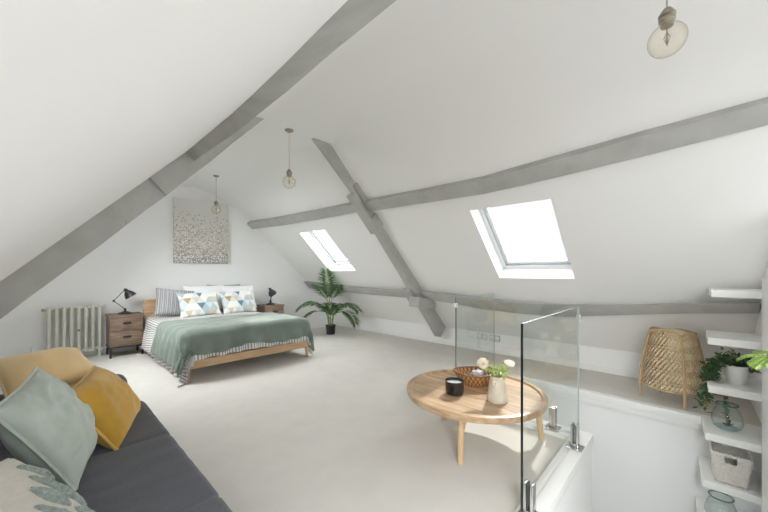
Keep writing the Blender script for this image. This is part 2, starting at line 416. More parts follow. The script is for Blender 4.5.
def art_mat():
    """blossom painting: pale ground, a dense crowd of white, silver and taupe dabs towards the bottom"""
    m = bpy.data.materials.new('blossom_painting'); m.use_nodes = True
    nt = m.node_tree; b = nt.nodes['Principled BSDF']; L = nt.links.new
    b.inputs['Roughness'].default_value = .7
    tc = nt.nodes.new('ShaderNodeTexCoord'); sx = nt.nodes.new('ShaderNodeSeparateXYZ'); L(tc.outputs['Generated'], sx.inputs[0])
    rg = nt.nodes.new('ShaderNodeValToRGB')
    e = rg.color_ramp.elements; e[0].position = 0; e[0].color = (.30,.26,.24,1); e[1].position = 1; e[1].color = (.73,.73,.71,1)
    k = rg.color_ramp.elements.new(.3); k.color = (.58,.53,.46,1)
    L(sx.outputs['Z'], rg.inputs['Fac'])
    prev = rg.outputs['Color']
    for sc, thr, dens, c, seed in [(32,.19,1.15,(.34,.30,.28),1.3),(36,.20,1.4,(.74,.73,.71),4.1),(42,.19,1.2,(.24,.21,.20),8.7),(38,.18,1.4,(.84,.83,.82),2.2)]:
        mp = nt.nodes.new('ShaderNodeMapping'); mp.inputs['Location'].default_value = (seed, seed*2, seed*3); L(tc.outputs['Object'], mp.inputs['Vector'])
        v = nt.nodes.new('ShaderNodeTexVoronoi'); v.inputs['Scale'].default_value = sc; L(mp.outputs['Vector'], v.inputs['Vector'])
        sp = nt.nodes.new('ShaderNodeSeparateXYZ'); L(v.outputs['Color'], sp.inputs[0])
        # dab is present when its cell's random value exceeds a height-dependent threshold
        t = nt.nodes.new('ShaderNodeMath'); t.operation = 'MULTIPLY'; t.inputs[1].default_value = dens; L(sx.outputs['Z'], t.inputs[0])
        g = nt.nodes.new('ShaderNodeMath'); g.operation = 'GREATER_THAN'; L(sp.outputs[0], g.inputs[0]); L(t.outputs[0], g.inputs[1])
        d = nt.nodes.new('ShaderNodeMath'); d.operation = 'LESS_THAN'; d.inputs[1].default_value = thr*1.9; L(v.outputs['Distance'], d.inputs[0])
        q = nt.nodes.new('ShaderNodeMath'); q.operation = 'MULTIPLY'; L(g.outputs[0], q.inputs[0]); L(d.outputs[0], q.inputs[1])
        mx = nt.nodes.new('ShaderNodeMix'); mx.data_type = 'RGBA'; L(q.outputs[0], mx.inputs['Factor']); L(prev, mx.inputs[6]); mx.inputs[7].default_value = (*c, 1)
        prev = mx.outputs[2]
    L(prev, b.inputs['Base Color'])
    return m
M['art'] = art_mat()
M['duvet'] = stripes('striped_duvet_cotton', 'X', .033, [(0,(.76,.75,.73)),(.62,(.30,.30,.31))])
M['greystripe'] = stripes('grey_striped_cotton', 'X', .055, [(0,(.30,.30,.31)),(.3,(.52,.52,.52)),(.45,(.22,.22,.23)),(.65,(.60,.60,.59)),(.8,(.36,.36,.37))])
M['tri'] = triangles('triangle_print', .122)

# ------------------------------------------------------------------ the room
YB, YF = 6.62, -0.43          # far gable, near gable
XK = 4.87                     # right knee wall
ZC = 2.78
SR = 0.99                     # right slope
SL, Z0L = 1.06, 1.375          # left slope  z = Z0L + SL x
def zr(x): return .30+SR*(XK-x)
def zl(x): return Z0L+SL*x
W1 = (3.222, 3.973, .908, 1.748)
W2 = (3.19, 3.868, 4.345, 5.09)
W3_FILL = (.03, .60, 4.30, 5.15)      # added unseen window, left slope beyond the truss, to light the far end
W4_FILL = (-.35, .25, -1.15, -.12)       # added unseen window, left slope behind the viewer, to light the right slope

def struct(o): o['kind'] = 'structure'; return o

# floor with the stair opening
m = MB()
xs = [-1.35, 1.40, 2.83, 3.94, XK]; ys = [-3.0, YF, .54, 1.64, YB]
keep = lambda i, j: not ((i in (1,2) and j <= 1) or (i == 2 and j == 2) or (j == 0 and i == 3))
for i in range(4):
    for j in range(4):
        if keep(i, j):
            m.poly([(xs[i],ys[j],0),(xs[i+1],ys[j],0),(xs[i+1],ys[j+1],0),(xs[i],ys[j+1],0)])
struct(m.build('floor', M['carpet'], weld=.001, smooth=False))

# ceiling: left slope, flat, right slope with two window cuts, softly rounded folds
prof = [(-1.35, zl(-1.35))]
xl = (ZC-Z0L)/SL; xr = XK-(ZC-.30)/SR
prof += [(x, zl(x)) for x in (-.8, W4_FILL[0], W3_FILL[0], W4_FILL[1], .60, .8, xl-.2)]
for k in range(1, 8):
    t = k/8; a = Vector((xl-.2, zl(xl-.2))); b_ = Vector((xl, ZC)); c = Vector((xl+.2, ZC))
    p = (1-t)**2*a+2*t*(1-t)*b_+t*t*c; prof.append((p.x, p.y))
prof += [(xl+.2, ZC), (1.75, ZC)]
NF = len(prof)
for k in range(13): prof.append((xr+.01*(k-6), min(ZC, zr(xr+.01*(k-6)))))
NF2 = len(prof)
def soft_fold(i, y):
    """plaster fold between flat ceiling and right slope: wide and soft, tight only where the rafter meets it"""
    if not NF <= i < NF2: return prof[i]
    e = .05+.45*min(1, max(0, (abs(y-3.15)-.18)/.5))
    t = (i-NF)/12; a = Vector((xr-e, ZC)); b_ = Vector((xr, ZC)); c = Vector((xr+e, zr(xr+e)))
    p = (1-t)**2*a+2*t*(1-t)*b_+t*t*c
    return (p.x, p.y)
prof += [(x, zr(x)) for x in (3.0, W2[0], W1[0], 3.55, W2[1], W1[1], 4.4, XK)]
yy = sorted([-3.0, W4_FILL[2], W4_FILL[3], YF, W1[2], W1[3], 2.2, 2.5, 2.8, 3.0, 3.3, 3.5, 3.8, W3_FILL[2], W2[2], W2[3], W3_FILL[3], 5.9, YB])
m = MB()
for pi in range(len(prof)-1):
    xa, xb = prof[pi][0], prof[pi+1][0]
    for ya, yb in zip(yy, yy[1:]):
        xm, ym = (xa+xb)/2, (ya+yb)/2
        if any(w[0] < xm < w[1] and w[2] < ym < w[3] for w in (W1, W2, W3_FILL, W4_FILL)): continue
        q = [(soft_fold(pi, ya), ya), (soft_fold(pi+1, ya), ya), (soft_fold(pi+1, yb), yb), (soft_fold(pi, yb), yb)]
        m.poly([(p[0], y, p[1]) for p, y in q])
struct(m.build('ceiling', M['ceil'], weld=.001, angle=30))

def yb(x): return YB-.1184*max(0.0, x-.9)
m = MB(); m.poly([(-1.35,YB,0),(.9,YB,0),(.9,YB,zl(.9)),(xl,YB,ZC),][:3]+[(x,YB,z) for x, z in prof[::-1] if x < .9]) ; m.poly([(.9,YB,0),(XK,yb(XK),0)]+[(x,yb(x),z) for x, z in prof[::-1] if x > .9]+[(.9,YB,zl(.9))]); struct(m.build('wall_back', M['wall'], smooth=False))
m = MB(); m.poly([(XK,YF-2.6,0),(XK,YB,0),(XK,YB,.30),(XK,YF-2.6,.30)]); struct(m.build('wall_right', M['wall'], smooth=False))
m = MB(); m.poly([(-1.35,-3,-.0),(-1.35,YB,0),(-1.35,YB,.02),(-1.35,-3,.02)]); struct(m.build('wall_left', M['wall'], smooth=False))
m = MB()
m.poly([(3.46,YF,-2.6),(XK,YF,-2.6),(XK,YF,.30)]+[(x,YF,zr(x)) for x in (4.4,4.0,3.7,3.46)])
struct(m.build('wall_front', M['wall'], smooth=False))
m = MB(); m.box((1.9,-.62,-2.6),(3.46,-.365,1.215)); struct(m.build('wall_stair_side', M['shelf'], smooth=False))
# stairwell below the floor
m = MB(); m.poly([(3.985,YF-1.5,-2.6),(3.985,1.64,-2.6),(3.985,1.64,-.01),(3.985,YF-1.5,-.01)]); struct(m.build('wall_stair_far', M['wall'], smooth=False))
m = MB(); m.poly([(1.40,.535,-2.6),(2.83,.535,-2.6),(2.83,.535,-.001),(1.40,.535,-.001)]); m.poly([(2.83,.535,-2.6),(2.83,1.64,-2.6),(2.83,1.64,-.001),(2.83,.535,-.001)])
m.poly([(2.83,1.64,-2.6),(3.985,1.64,-2.6),(3.985,1.64,-.001),(2.83,1.64,-.001)]); m.poly([(1.4,-1.9,-2.6),(1.4,.535,-2.6),(1.4,.535,-.001),(1.4,-1.9,-.001)])
struct(m.build('wall_stair_near', M['wall'], smooth=False, recalc=False))
m = MB(); m.poly([(1.3,-2,-2.6),(4.1,-2,-2.6),(4.1,1.7,-2.6),(1.3,1.7,-2.6)]); struct(m.build('floor_lower', M['carpet'], smooth=False))
# trims
m = MB(); m.box((3.925,YF+.002,-.115),(3.984,1.64,-.055), .004); m.box((3.90,YF+.002,-.055),(3.99,1.64,.012), .008); struct(m.build('trim_1', M['trim']))
m = MB(); m.box((1.40,.525,-.03),(2.845,.60,.045), .006); m.box((1.40,.60,-.01),(2.77,.655,.032), .006); struct(m.build('trim_2', M['trim']))
m = MB(); m.box((2.765,.60,-.03),(2.845,1.66,.045), .006); m.box((2.70,.655,-.01),(2.765,1.66,.032), .006); m.box((2.845,1.60,-.03),(3.90,1.68,.045), .006); struct(m.build('trim_3', M['trim']))
m = MB(); m.box((XK-.018,YF+.01,0),(XK-.001,YB-.01,.085), .004); struct(m.build('baseboard_right', M['trim']))
m = MB(); m.box((-1.3,YB-.018,0),(.9,YB-.001,.085), .003); m.prism([(.9,YB-.018,0),(XK-.02,yb(XK)-.018,0),(XK-.02,yb(XK)-.018,.085),(.9,YB-.018,.085)], (0,.017,0)); struct(m.build('baseboard_back', M['trim']))

# roof windows set in deep white reveals
NR = Vector((SR, 0, 1)).normalized()      # outward normal of the right slope
NRR = NR
def roof_window(n, w, left=False, power=30):
    x0, x1, y0, y1 = w
    d = .17
    if left:
        A = Vector((x1, y0, zl(x1))); Bv = Vector((x0, y0, zl(x0))); NR = Vector((-SL, 0, 1)).normalized()
    else:
        A = Vector((x0, y0, zr(x0))); Bv = Vector((x1, y0, zr(x1))); NR = NRR
    TD = (Bv-A).normalized(); Ln = (Bv-A).length; Wd = y1-y0
    def P(u, v, h): return A+TD*u+Vector((0, v, 0))+NR*h          # u down slope, v along room, h outward
    root = bpy.data.objects.new('window_%d' % n, None); COL.objects.link(root); struct(root)
    m = MB()
    for q in ([(0,0),(0,Wd)], [(0,Wd),(Ln,Wd)], [(Ln,Wd),(Ln,0)], [(Ln,0),(0,0)]):
        (a, b_), (c, e) = q
        m.poly([P(a,b_,0), P(c,e,0), P(c,e,d+.1), P(a,b_,d+.1)])
    m.build('window_reveal', M['trim'], root, smooth=False)
    def ring(mb, u0, u1, v0, v1, t, h0, h1):
        for a, b_, c, e in ((u0,u1,v0,v0+t),(u0,u1,v1-t,v1),(u0,u0+t,v0+t,v1-t),(u1-t,u1,v0+t,v1-t)):
            mb.obox(P((a+b_)/2,(c+e)/2,(h0+h1)/2), TD, (0,1,0), NR, (b_-a)/2, (e-c)/2, (h1-h0)/2, .004)
    m = MB(); ring(m, .0, Ln, 0, Wd, .045, d, d+.05); m.build('window_frame', M['frame'], root)
    m = MB(); ring(m, .04, Ln-.04, .04, Wd-.04, .05, d+.022, d+.07); m.build('window_sash', M['frame'], root)
    m = MB(); ring(m, .044, Ln-.044, .044, Wd-.044, .008, d+.004, d+.024); m.build('window_gasket', M['blind'], root)
    m = MB(); m.obox(P(.055, Wd/2, d+.012), TD, (0,1,0), NR, .012, Wd*.33, .012, .004); m.build('window_handle', M['frame'], root)
    m = MB(); m.obox(P(Ln/2, Wd/2, d+.05), TD, (0,1,0), NR, Ln/2-.088, Wd/2-.088, .004); m.build('window_pane', M['window_glass'], root, smooth=False)
roof_window(1, W1)
roof_window(2, W2)
roof_window(3, W3_FILL, True)  # added, hidden by the left rafter, lets in fill light
roof_window(4, W4_FILL, True)  # added out of view, lets in fill light

# ------------------------------------------------------------------ timbers
def loft(m, secs, seed=0, amp=.006, sub=3):
    """secs: list of cross sections (4 points each); subdivided along the length and made slightly uneven"""
    out = []
    for i in range(len(secs)-1):
        for k in range(sub):
            t = k/sub
            out.append([Vector(a).lerp(Vector(b_), t) for a, b_ in zip(secs[i], secs[i+1])])
    out.append([Vector(a) for a in secs[-1]])
    rows = []
    for r_ in out:
        row = []
        for p in r_:
            v = Vector((mnoise(p*2.3+Vector((seed,0,0))), mnoise(p*2.3+Vector((0,seed,7))), mnoise(p*2.3+Vector((3,0,seed)))))
            row.append(m.bm.verts.new(p+v*amp))
        rows.append(row)
    k = len(rows[0])
    for a, b_ in zip(rows, rows[1:]):
        for i in range(k):
            m.bm.faces.new([a[i], a[(i+1)%k], b_[(i+1)%k], b_[i]])
    m.bm.faces.new(rows[0][::-1]); m.bm.faces.new(rows[-1])
    bmesh.ops.recalc_face_normals(m.bm, faces=m.bm.faces)
    es = [e for e in m.bm.edges if len(e.link_faces) == 2 and e.calc_face_angle() > R(50)]
    bmesh.ops.bevel(m.bm, geom=es, offset=.009, segments=2, profile=.5, affect='EDGES')

def purlin(name, tops, bots, back, label, seed):
    """front face between two world polylines, timber running back into the roof by vector back"""
    ys_ = sorted(set([round(p[1], 3) for p in tops]))
    def at(pl, y):
        pl = sorted(pl, key=lambda p: p[1])
        if y <= pl[0][1]: return Vector((pl[0][0], y, pl[0][2]))
        for a, b_ in zip(pl, pl[1:]):
            if a[1] <= y <= b_[1]:
                t = (y-a[1])/(b_[1]-a[1]+1e-9)
                return Vector((a[0]+t*(b_[0]-a[0]), y, a[2]+t*(b_[2]-a[2])))
        return Vector((pl[-1][0], y, pl[-1][2]))
    bk = Vector(back); secs = []
    for y in ys_:
        t, b_ = at(tops, y), at(bots, y)
        secs.append([t, b_, b_+bk, t+bk])
    m = MB(); loft(m, secs, seed)
    root = m.build(name, M['beam'], angle=35)
    return tag(root, label, 'beam')

purlin('roof_purlin',
       [(2.80,6.38,2.225),(2.84,5.2,2.19),(2.861,4.27,2.177),(2.87,3.338,2.168),(2.879,2.997,2.158),(2.897,2.2,2.142),(2.903,1.469,2.135),(2.884,1.092,2.154),(2.847,.252,2.191),(2.825,-.43,2.214),(2.82,-1.2,2.22)],
       [(2.915,6.38,2.123),(2.945,5.2,2.09),(2.964,4.424,2.074),(2.962,3.393,2.08),(2.98,3.0,2.056),(2.995,2.2,2.04),(3.011,1.524,2.028),(2.981,.582,2.057),(2.922,-.332,2.116),(2.91,-1.2,2.13)],
       NR*.20, 'long grey upper beam high on the right roof slope, passing above both roof windows', 3)
purlin('roof_purlin',
       [(3.985,6.22,1.065),(4.005,5.6,1.04),(4.058,4.438,.985),(4.078,3.212,.965),(4.09,2.7,.953),(4.125,2.2,.915),(4.155,1.75,.882),(4.163,1.212,.878),(4.156,1.0,.884),(4.115,.364,.925),(4.06,0.0,.975),(4.037,-.42,1.002)],
       [(4.145,6.22,.91),(4.16,5.6,.89),(4.19,4.6,.857),(4.215,3.33,.835),(4.232,2.8,.818),(4.297,2.331,.757),(4.342,1.945,.712),(4.342,1.264,.712),(4.321,1.0,.733),(4.274,.728,.777),(4.227,.374,.824),(4.174,-.067,.877),(4.136,-.42,.914)],
       Vector((.22,0,.0)), 'wavy grey lower beam along the right slope, running behind the palm and the rattan lantern', 11)
# left: upper edge on the slope, lower edge standing out of it
def lp(x, d): return (x+d*SL/math.hypot(SL,1), 0, zl(x)-d/math.hypot(SL,1))
tl = [(lp(x,0)[0], y, lp(x,0)[2]) for x, y in [(.80,6.62),(.80,5.0),(.82,3.4),(.84,2.9),(.85,2.2),(.77,1.7),(.665,1.2),(.58,.83),(.53,.62),(.51,.3),(.51,-.5),(.52,-1.5)]]
bl = [(x, y, z) for x, y, z in [(.90,6.62,2.20),(.90,5.0,2.20),(.905,3.4,2.20),(.905,2.9,2.20),(.912,2.2,2.198),(.895,1.7,2.198),(.872,1.2,2.198),(.857,.83,2.20),(.85,.62,2.20),(.83,.3,2.20),(.83,-.5,2.20),(.84,-1.5,2.2)]]
purlin('roof_purlin', tl, bl, Vector((-SL,0,1)).normalized()*.16, 'thick grey upper beam on the left slope, widening towards the top edge overhead', 5)

YT = 3.1
# right principal rafter (front face in the plane y = YT)
rt = thing('roof_rafter', (3.6,YT,1.4), 'steep grey beam crossing the right roof slope between the two roof windows', 'beam')
up = [(2.355,2.775),(2.80,2.355),(3.033,2.145),(3.307,1.875),(3.75,1.425),(4.247,.935),(4.865,.305)]
lo = [(2.11,2.79),(2.71,2.28),(2.93,2.05),(3.165,1.835),(3.63,1.345),(4.08,.855),(4.70,.15)]
wd = [.045,.06,.09,.11,.12,.13,.13]
def rel(p): return (p[0]-3.6, p[1]-YT, p[2]-1.4)
m = MB()
nb = Vector((SR,0,1)).normalized()*.06
loft(m, [[rel((l[0],YT,l[1])), rel((l[0],YT+w_,l[1])), rel((u[0]+nb.x,YT+w_,u[1]+nb.z)), rel((u[0]+nb.x,YT,u[1]+nb.z))] for u, l, w_ in zip(up, lo, wd)], 21, .003)
m.build('timber', M['beam'], rt, angle=35)
def slab(mb, x0, z0, x1, z1, thick, ya, yb):
    """plank laid along (x0,z0)-(x1,z1) with perpendicular thickness, between y planes"""
    d = Vector((x1-x0,0,z1-z0)).normalized(); nn = Vector((-d.z,0,d.x))
    c = Vector(((x0+x1)/2,(ya+yb)/2,(z0+z1)/2))
    mb.obox(rel(c), d, (0,1,0), nn, math.hypot(x1-x0,z1-z0)/2, (yb-ya)/2, thick/2, .006)
m = MB(); slab(m, 2.715,2.255, 3.16,1.80, .045, YT-.03, YT+.12); m.build('splice_plank', M['beam'], rt)
m = MB(); slab(m, 2.745,2.385, 2.99,2.125, .11, YT-.04, YT+.05); m.build('upper_block', M['beam'], rt)
m = MB(); slab(m, 3.06,2.02, 3.20,1.875, .13, YT-.035, YT+.08); m.build('wedge_block', M['beam'], rt)
m = MB(); m.obox(rel((4.19,YT+.0,.775)), (1,0,-.14), (0,1,0), (.14,0,1), .23, .10, .075, .01); m.build('bearer_block', M['beam'], rt)
m = MB(); slab(m, 3.93,.99,4.12,.78,.05,YT+.06,YT+.2); m.build('cleat', M['beam'], rt)

# left principal rafter
lt = thing('roof_rafter', (.6,YT,1.9), 'broad grey beam climbing the left slope from above the yellow cushion', 'beam')
def rel(p): return (p[0]-.6, p[1]-YT, p[2]-1.9)
xs_ = [-1.3,-.6,-.06,.3,.582,.62]
lo = [(-1.25,-.17),(-.6,.51),(-.06,1.077),(.3,1.455),(.72,1.90)]
up = [(-1.35,-.01),(-.75,.60),(-.17,1.19),(.18,1.555),(.65,2.035)]
m = MB()
nb = Vector((-SL,0,1)).normalized()*.035
loft(m, [[rel((l[0],YT,l[1])), rel((l[0],YT+.13,l[1])), rel((u[0]+nb.x,YT+.13,u[1]+nb.z)), rel((u[0]+nb.x,YT,u[1]+nb.z))] for u, l in zip(up, lo)], 31)
m.build('lower_timber', M['beam'], lt, angle=35)
lo2 = [(.70,1.878),(.80,1.985),(1.1,2.31),(1.47,2.72),(1.56,2.815)]
up2 = [(.585,2.0),(.70,2.13),(.93,2.43),(1.28,2.80),(1.36,2.88)]
m = MB()
loft(m, [[rel((l[0],YT-.03,l[1])), rel((l[0],YT+.16,l[1])), rel((u[0]+nb.x,YT+.16,u[1]+nb.z)), rel((u[0]+nb.x,YT-.03,u[1]+nb.z))] for u, l in zip(up2, lo2)], 37)
m.build('upper_timber', M['beam'], lt, angle=35)
# ------------------------------------------------------------------ pendants
def pendant(loc, drop, label):
    r_ = thing('pendant_light', loc, label, 'pendant lamp', 'bare bulb pendants on the ceiling')
    m = MB(); m.lathe([(.045,0),(.045,-.006),(.036,-.016),(.010,-.024),(.008,-.03)], 24); m.build('canopy', M['nickel'], r_)
    m = MB(); m.tube([(0,0,-.02),(0,0,-drop)], .0032, 6); m.build('cord', M['cord'], r_)
    h = MB(); h.lathe([(.006,.022),(.014,.016),(.022,.004),(.024,-.004),(.030,-.008),(.031,-.016),(.024,-.020),(.029,-.026),(.029,-.036),(.024,-.040),(.022,-.06)], 20, (0,0,-drop))
    h.build('lamp_holder', M['nickel'], r_)
    c = -drop-.118; rad = .068
    m = MB(); pr = [(.017,.066+.0)]
    for k in range(3, 25):
        t = PI*k/24; pr.append((max(rad*math.sin(t), .0005), rad*math.cos(t)))
    m.lathe(pr, 28, (0,0,c), cap0=False); b_ = m.build('bulb', M['bulb'], r_, recalc=True)
    m = MB(); m.tube([(0,0,c+.07),(0,0,c-.025)], .0022, 6)
    for k in range(5):
        a = k*2*PI/5
        m.tube([(0,0,c+.035),(.012*math.cos(a),.012*math.sin(a),c+.01),(0,0,c-.022)], .0009, 5)
    m.build('filament', M['fil'], b_)
    return r_
pendant((1.83,3.122,ZC), .44, 'bare bulb pendant hanging beside the top of the steep right beam')
pendant((1.90,5.42,ZC), .415, 'bare bulb pendant hanging in front of the painting')
pendant((1.85,.072,ZC), .41, 'bare bulb pendant closest to the viewer, high at the right of the picture')

# ------------------------------------------------------------------ gable: painting, radiator, nightstands
p_ = thing('painting', (2.02,yb(2.02)-.025,1.43), 'large unframed canvas of pale blossom dabs on the far wall above the bed', 'painting')
p_.rotation_euler.z = -math.atan(.1184)
m = MB(); m.box((-.44,-.035,0),(.44,.018,1.13), .003); m.build('canvas', M['art'], p_)

r_ = thing('radiator', (.355,6.50,0), 'cream column radiator against the far wall, left of the bed', 'radiator')
for k in range(8):
    x = -.275+k*.0765
    m = MB()
    for dy in (-.045,.045):
        m.tube([(x,dy,.10),(x,dy,.15),(x,dy,.70),(x,dy,.75)], [.021,.0225,.0225,.021], 10)
    for zz in (.115,.735):
        m.tube([(x,-.062,zz-.01),(x,-.045,zz),(x,.045,zz),(x,.062,zz-.01)], [.012,.030,.030,.012], 10)
        m.tube([(x-.036,0,zz),(x+.036,0,zz)], .022, 10)
    if k in (0,7):
        for dy in (-.045,.045): m.tube([(x,dy,0),(x,dy,.11)], [.022,.015], 8)
    m.build('section', M['rad'], r_)
m = MB(); m.tube([(-.30,0,.735),(-.335,0,.735)], .015, 10); m.tube([(-.33,0,.715),(-.33,0,.755)], .014, 10); m.build('end_cap', M['nickel'], r_)
m = MB(); m.tube([(.29,0,.735),(.335,0,.735)], .018, 10); m.tube([(.325,0,.71),(.325,0,.765)], .016, 10); m.build('end_cap', M['rad'], r_)
m = MB(); m.tube([(.03,-.03,.42),(.03,-.07,.42)], .014, 8); m.tube([(.03,-.055,.41),(.03,-.055,.45)], .010, 8); m.build('wall_stay', M['plug_d'], r_)
m = MB(); m.tube([(.28,0,.115),(.36,0,.115),(.385,0,.10),(.385,0,0)], .009, 8); m.build('supply_pipe', M['rad'], r_)
v_ = MB(); v_.tube([(.385,0,.06),(.385,0,.19)], .018, 10); v_ = v_.build('valve', M['plug_d'], r_)
m = MB(); m.tube([(.385,0,.19),(.385,0,.27)], [.026,.022], 12); m.build('valve_knob', M['plug'], v_)
m = MB(); m.tube([(-.30,0,.115),(-.40,0,.115),(-.42,0,.10),(-.42,0,0)], .009, 8); m.build('supply_pipe', M['rad'], r_)
v_ = MB(); v_.tube([(-.42,0,.04),(-.42,0,.16)], .014, 10); v_ = v_.build('valve', M['chrome'], r_)
m = MB(); m.tube([(-.42,0,.16),(-.42,0,.235)], [.024,.020], 12); m.build('valve_knob', M['plug'], v_)

def nightstand(loc, label):
    t = thing('nightstand', loc, label, 'nightstand', 'pair of nightstands')
    m = MB(); m.box((-.20,-.19,.16),(.20,.19,.595), .003); m.build('cabinet', M['walnut'], t)
    m = MB(); m.box((-.21,-.205,.595),(.21,.20,.622), .003); m.build('top', M['walnut'], t)
    for z in (.195,.40):
        d = MB(); d.box((-.188,-.207,z),(.188,-.19,z+.185), .003); d = d.build('drawer', M['walnut'], t)
        m = MB(); m.box((-.05,-.225,z+.095),(.05,-.207,z+.118), .004); m.tube([(-.046,-.222,z+.096),(0,-.226,z+.088),(.046,-.222,z+.096)], .006, 6); m.build('handle', M['black'], d)
    m = MB(); m.box((-.205,-.2,.14),(.205,.195,.16), .002); m.build('base_frame', M['black'], t)
    for x in (-.19,.19):
        for y in (-.185,.18):
            m = MB(); m.box((x-.014,y-.014,0),(x+.014,y+.014,.14), .002); m.build('leg', M['black'], t)
    return t
nightstand((.895,6.34,0), 'dark wood two-drawer nightstand left of the bed, beside the radiator')
nightstand((3.14,6.09,0), 'dark wood nightstand right of the bed, mostly hidden behind the mattress')

def desk_lamp(loc, rz, label, el, hd):
    t = thing('desk_lamp', loc, label, 'lamp', 'pair of black jointed lamps', (0,0,rz))
    m = MB(); m.lathe([(.088,0),(.090,.008),(.075,.022),(.045,.032),(.018,.042),(.014,.06)], 28); m.build('base', M['blackm'], t)
    j0, j1, j2 = Vector((0,0,.07)), Vector(el), Vector(hd)
    m = MB()
    for dy in (-.007,.007): m.tube([j0+Vector((0,dy,0)), j1+Vector((0,dy,0))], .005, 6)
    m.build('lower_arm', M['blackm'], t)
    m = MB()
    for dy in (-.007,.007): m.tube([j1+Vector((0,dy,0)), j2+Vector((0,dy,0))], .005, 6)
    m.build('upper_arm', M['blackm'], t)
    for j in (j0, j1, j2):
        m = MB(); m.tube([j+Vector((0,-.018,0)), j+Vector((0,.018,0))], .016, 12); m.build('joint', M['blackm'], t)
    # shade, its axis pointing down and outward
    sh = MB(); pr = [(.018,.055),(.024,.05),(.026,.02),(.040,.005),(.064,-.03),(.078,-.075),(.080,-.085),(.076,-.085),(.060,-.03),(.036,.0)]
    sh.lathe(pr, 28, cap0=True, cap1=False)
    s = sh.build('shade', M['blackm'], t)
    ax = Vector((.55,0,-.835)) if abs(hd[0]-el[0]) > .03 else Vector((.35,-.35,-.87))
    s.rotation_euler = (-ax).to_track_quat('Z','Y').to_euler(); s.location = j2+ax.normalized()*.05
    b = MB(); b.lathe([(.002,-.062),(.022,-.055),(.028,-.035),(.016,-.005),(.012,.01)], 16); b.build('bulb', M['silver'], s)
    return t
desk_lamp((.90,6.34,.622), R(-8), 'black jointed desk lamp on the nightstand beside the radiator', (-.135,0,.205), (.0,0,.375))
desk_lamp((3.145,6.07,.622), R(15), 'black desk lamp on the nightstand at the far side of the bed', (.02,0,.17), (-.045,-.03,.32))

# ------------------------------------------------------------------ bed
BX0, BX1, BY0, BY1 = 1.13, 2.77, 4.15, 6.37
b_ = thing('bed', ((BX0+BX1)/2, BY0, 0), 'double bed with an oak frame and headboard against the far wall', 'bed')
W2_ = (BX1-BX0)/2
m = MB()
for k in range(3): m.box((-W2_,2.16,.10+k*.243),(W2_,2.22,.10+k*.243+.237), .006)
m.box((-W2_+.02,2.165,.09),(W2_-.02,2.215,.80)); m.build('headboard', M['oak'], b_)
m = MB(); m.box((-W2_,0,.145),(W2_,.045,.245), .008); m.build('foot_rail', M['oak'], b_)
for x in (-W2_, W2_-.04):
    m = MB(); m.box((x,.04,.145),(x+.04,2.17,.245), .006); m.build('side_rail', M['oaky'], b_)
for x in (-W2_+.0, W2_-.055):
    for y in (.0, 2.15):
        m = MB(); sgn = -1 if x < 0 else 1
        loft(m, [[(x+.0,y,.24),(x+.055,y,.24),(x+.055,y+.055,.24),(x,y+.055,.24)],[(x+.005,y+.005,.12),(x+.05,y+.005,.12),(x+.05,y+.05,.12),(x+.005,y+.05,.12)],[(x+.015,y+.012,0),(x+.045,y+.012,0),(x+.045,y+.042,0),(x+.015,y+.042,0)]], 1, 0)
        m.build('leg', M['oakz'], b_)
m = MB(); m.box((-W2_+.03,.05,.245),(W2_-.03,2.15,.50), .05); m.build('mattress', M['mattress'], b_)

def drape(u, v, x0, x1, y0, y1, h, r, flare=.12, wave=.018, wk=9, zmin=.02, crown=.02, off=0.0):
    """world point of the sheet point (u, v): flat on the bed, rounded edge, then hanging"""
    cxp = min(max(u, x0+r), x1-r); cyp = min(max(v, y0+r), y1)
    ex, ey = u-cxp, v-cyp
    e = math.hypot(ex, ey)
    topz = h+off+crown*math.sin(PI*min(1,max(0,(cxp-x0)/(x1-x0))))+.006*mnoise(Vector((u*5,v*5,1)))
    if e < 1e-6: return Vector((cxp, cyp, topz))
    dx, dy = ex/e, ey/e
    arc = r*PI/2
    if e < arc:
        th = e/r
        r2 = r+off; return Vector((cxp+dx*r2*math.sin(th), cyp+dy*r2*math.sin(th), topz-r2*(1-math.cos(th))))
    s = e-arc
    tang = u*abs(dy)+v*abs(dx)+math.atan2(dy,dx)*.3
    out = r+off+flare*s+wave*min(1,s/.15)*math.sin(wk*2*PI*tang/1.2+2*mnoise(Vector((u*2,v*2,5))))
    z = topz-r-off-s
    if z < zmin: out += (zmin-z)*.7; z = zmin
    return Vector((cxp+dx*out, cyp+dy*out, z))

DX0, DX1, DY0, DY1 = BX0+.0, BX1-.0, BY0-.0, BY1-.05
u0, u1, v0, v1 = DX0-.43, DX1+.40, DY0-.27, DY1
m = MB()
def fd(a, c):
    u = u0+(u1-u0)*a; v = v0+(v1-v0)*c-.16*max(0,1-a*4.5)*(1-c)
    return drape(u, v, DX0, DX1, DY0, DY1, .545, .07, .12, .026, 6)
m.grid(fd, 90, 90, lambda a, c: (u0+(u1-u0)*a, v0+(v1-v0)*c))
o = m.build('duvet', M['duvet'], angle=180)
sm = o.modifiers.new('thick', 'SOLIDIFY'); sm.thickness = .014; sm.offset = -1
tag(o, 'white duvet with thin dark stripes spread over the bed and hanging at its sides', 'duvet')

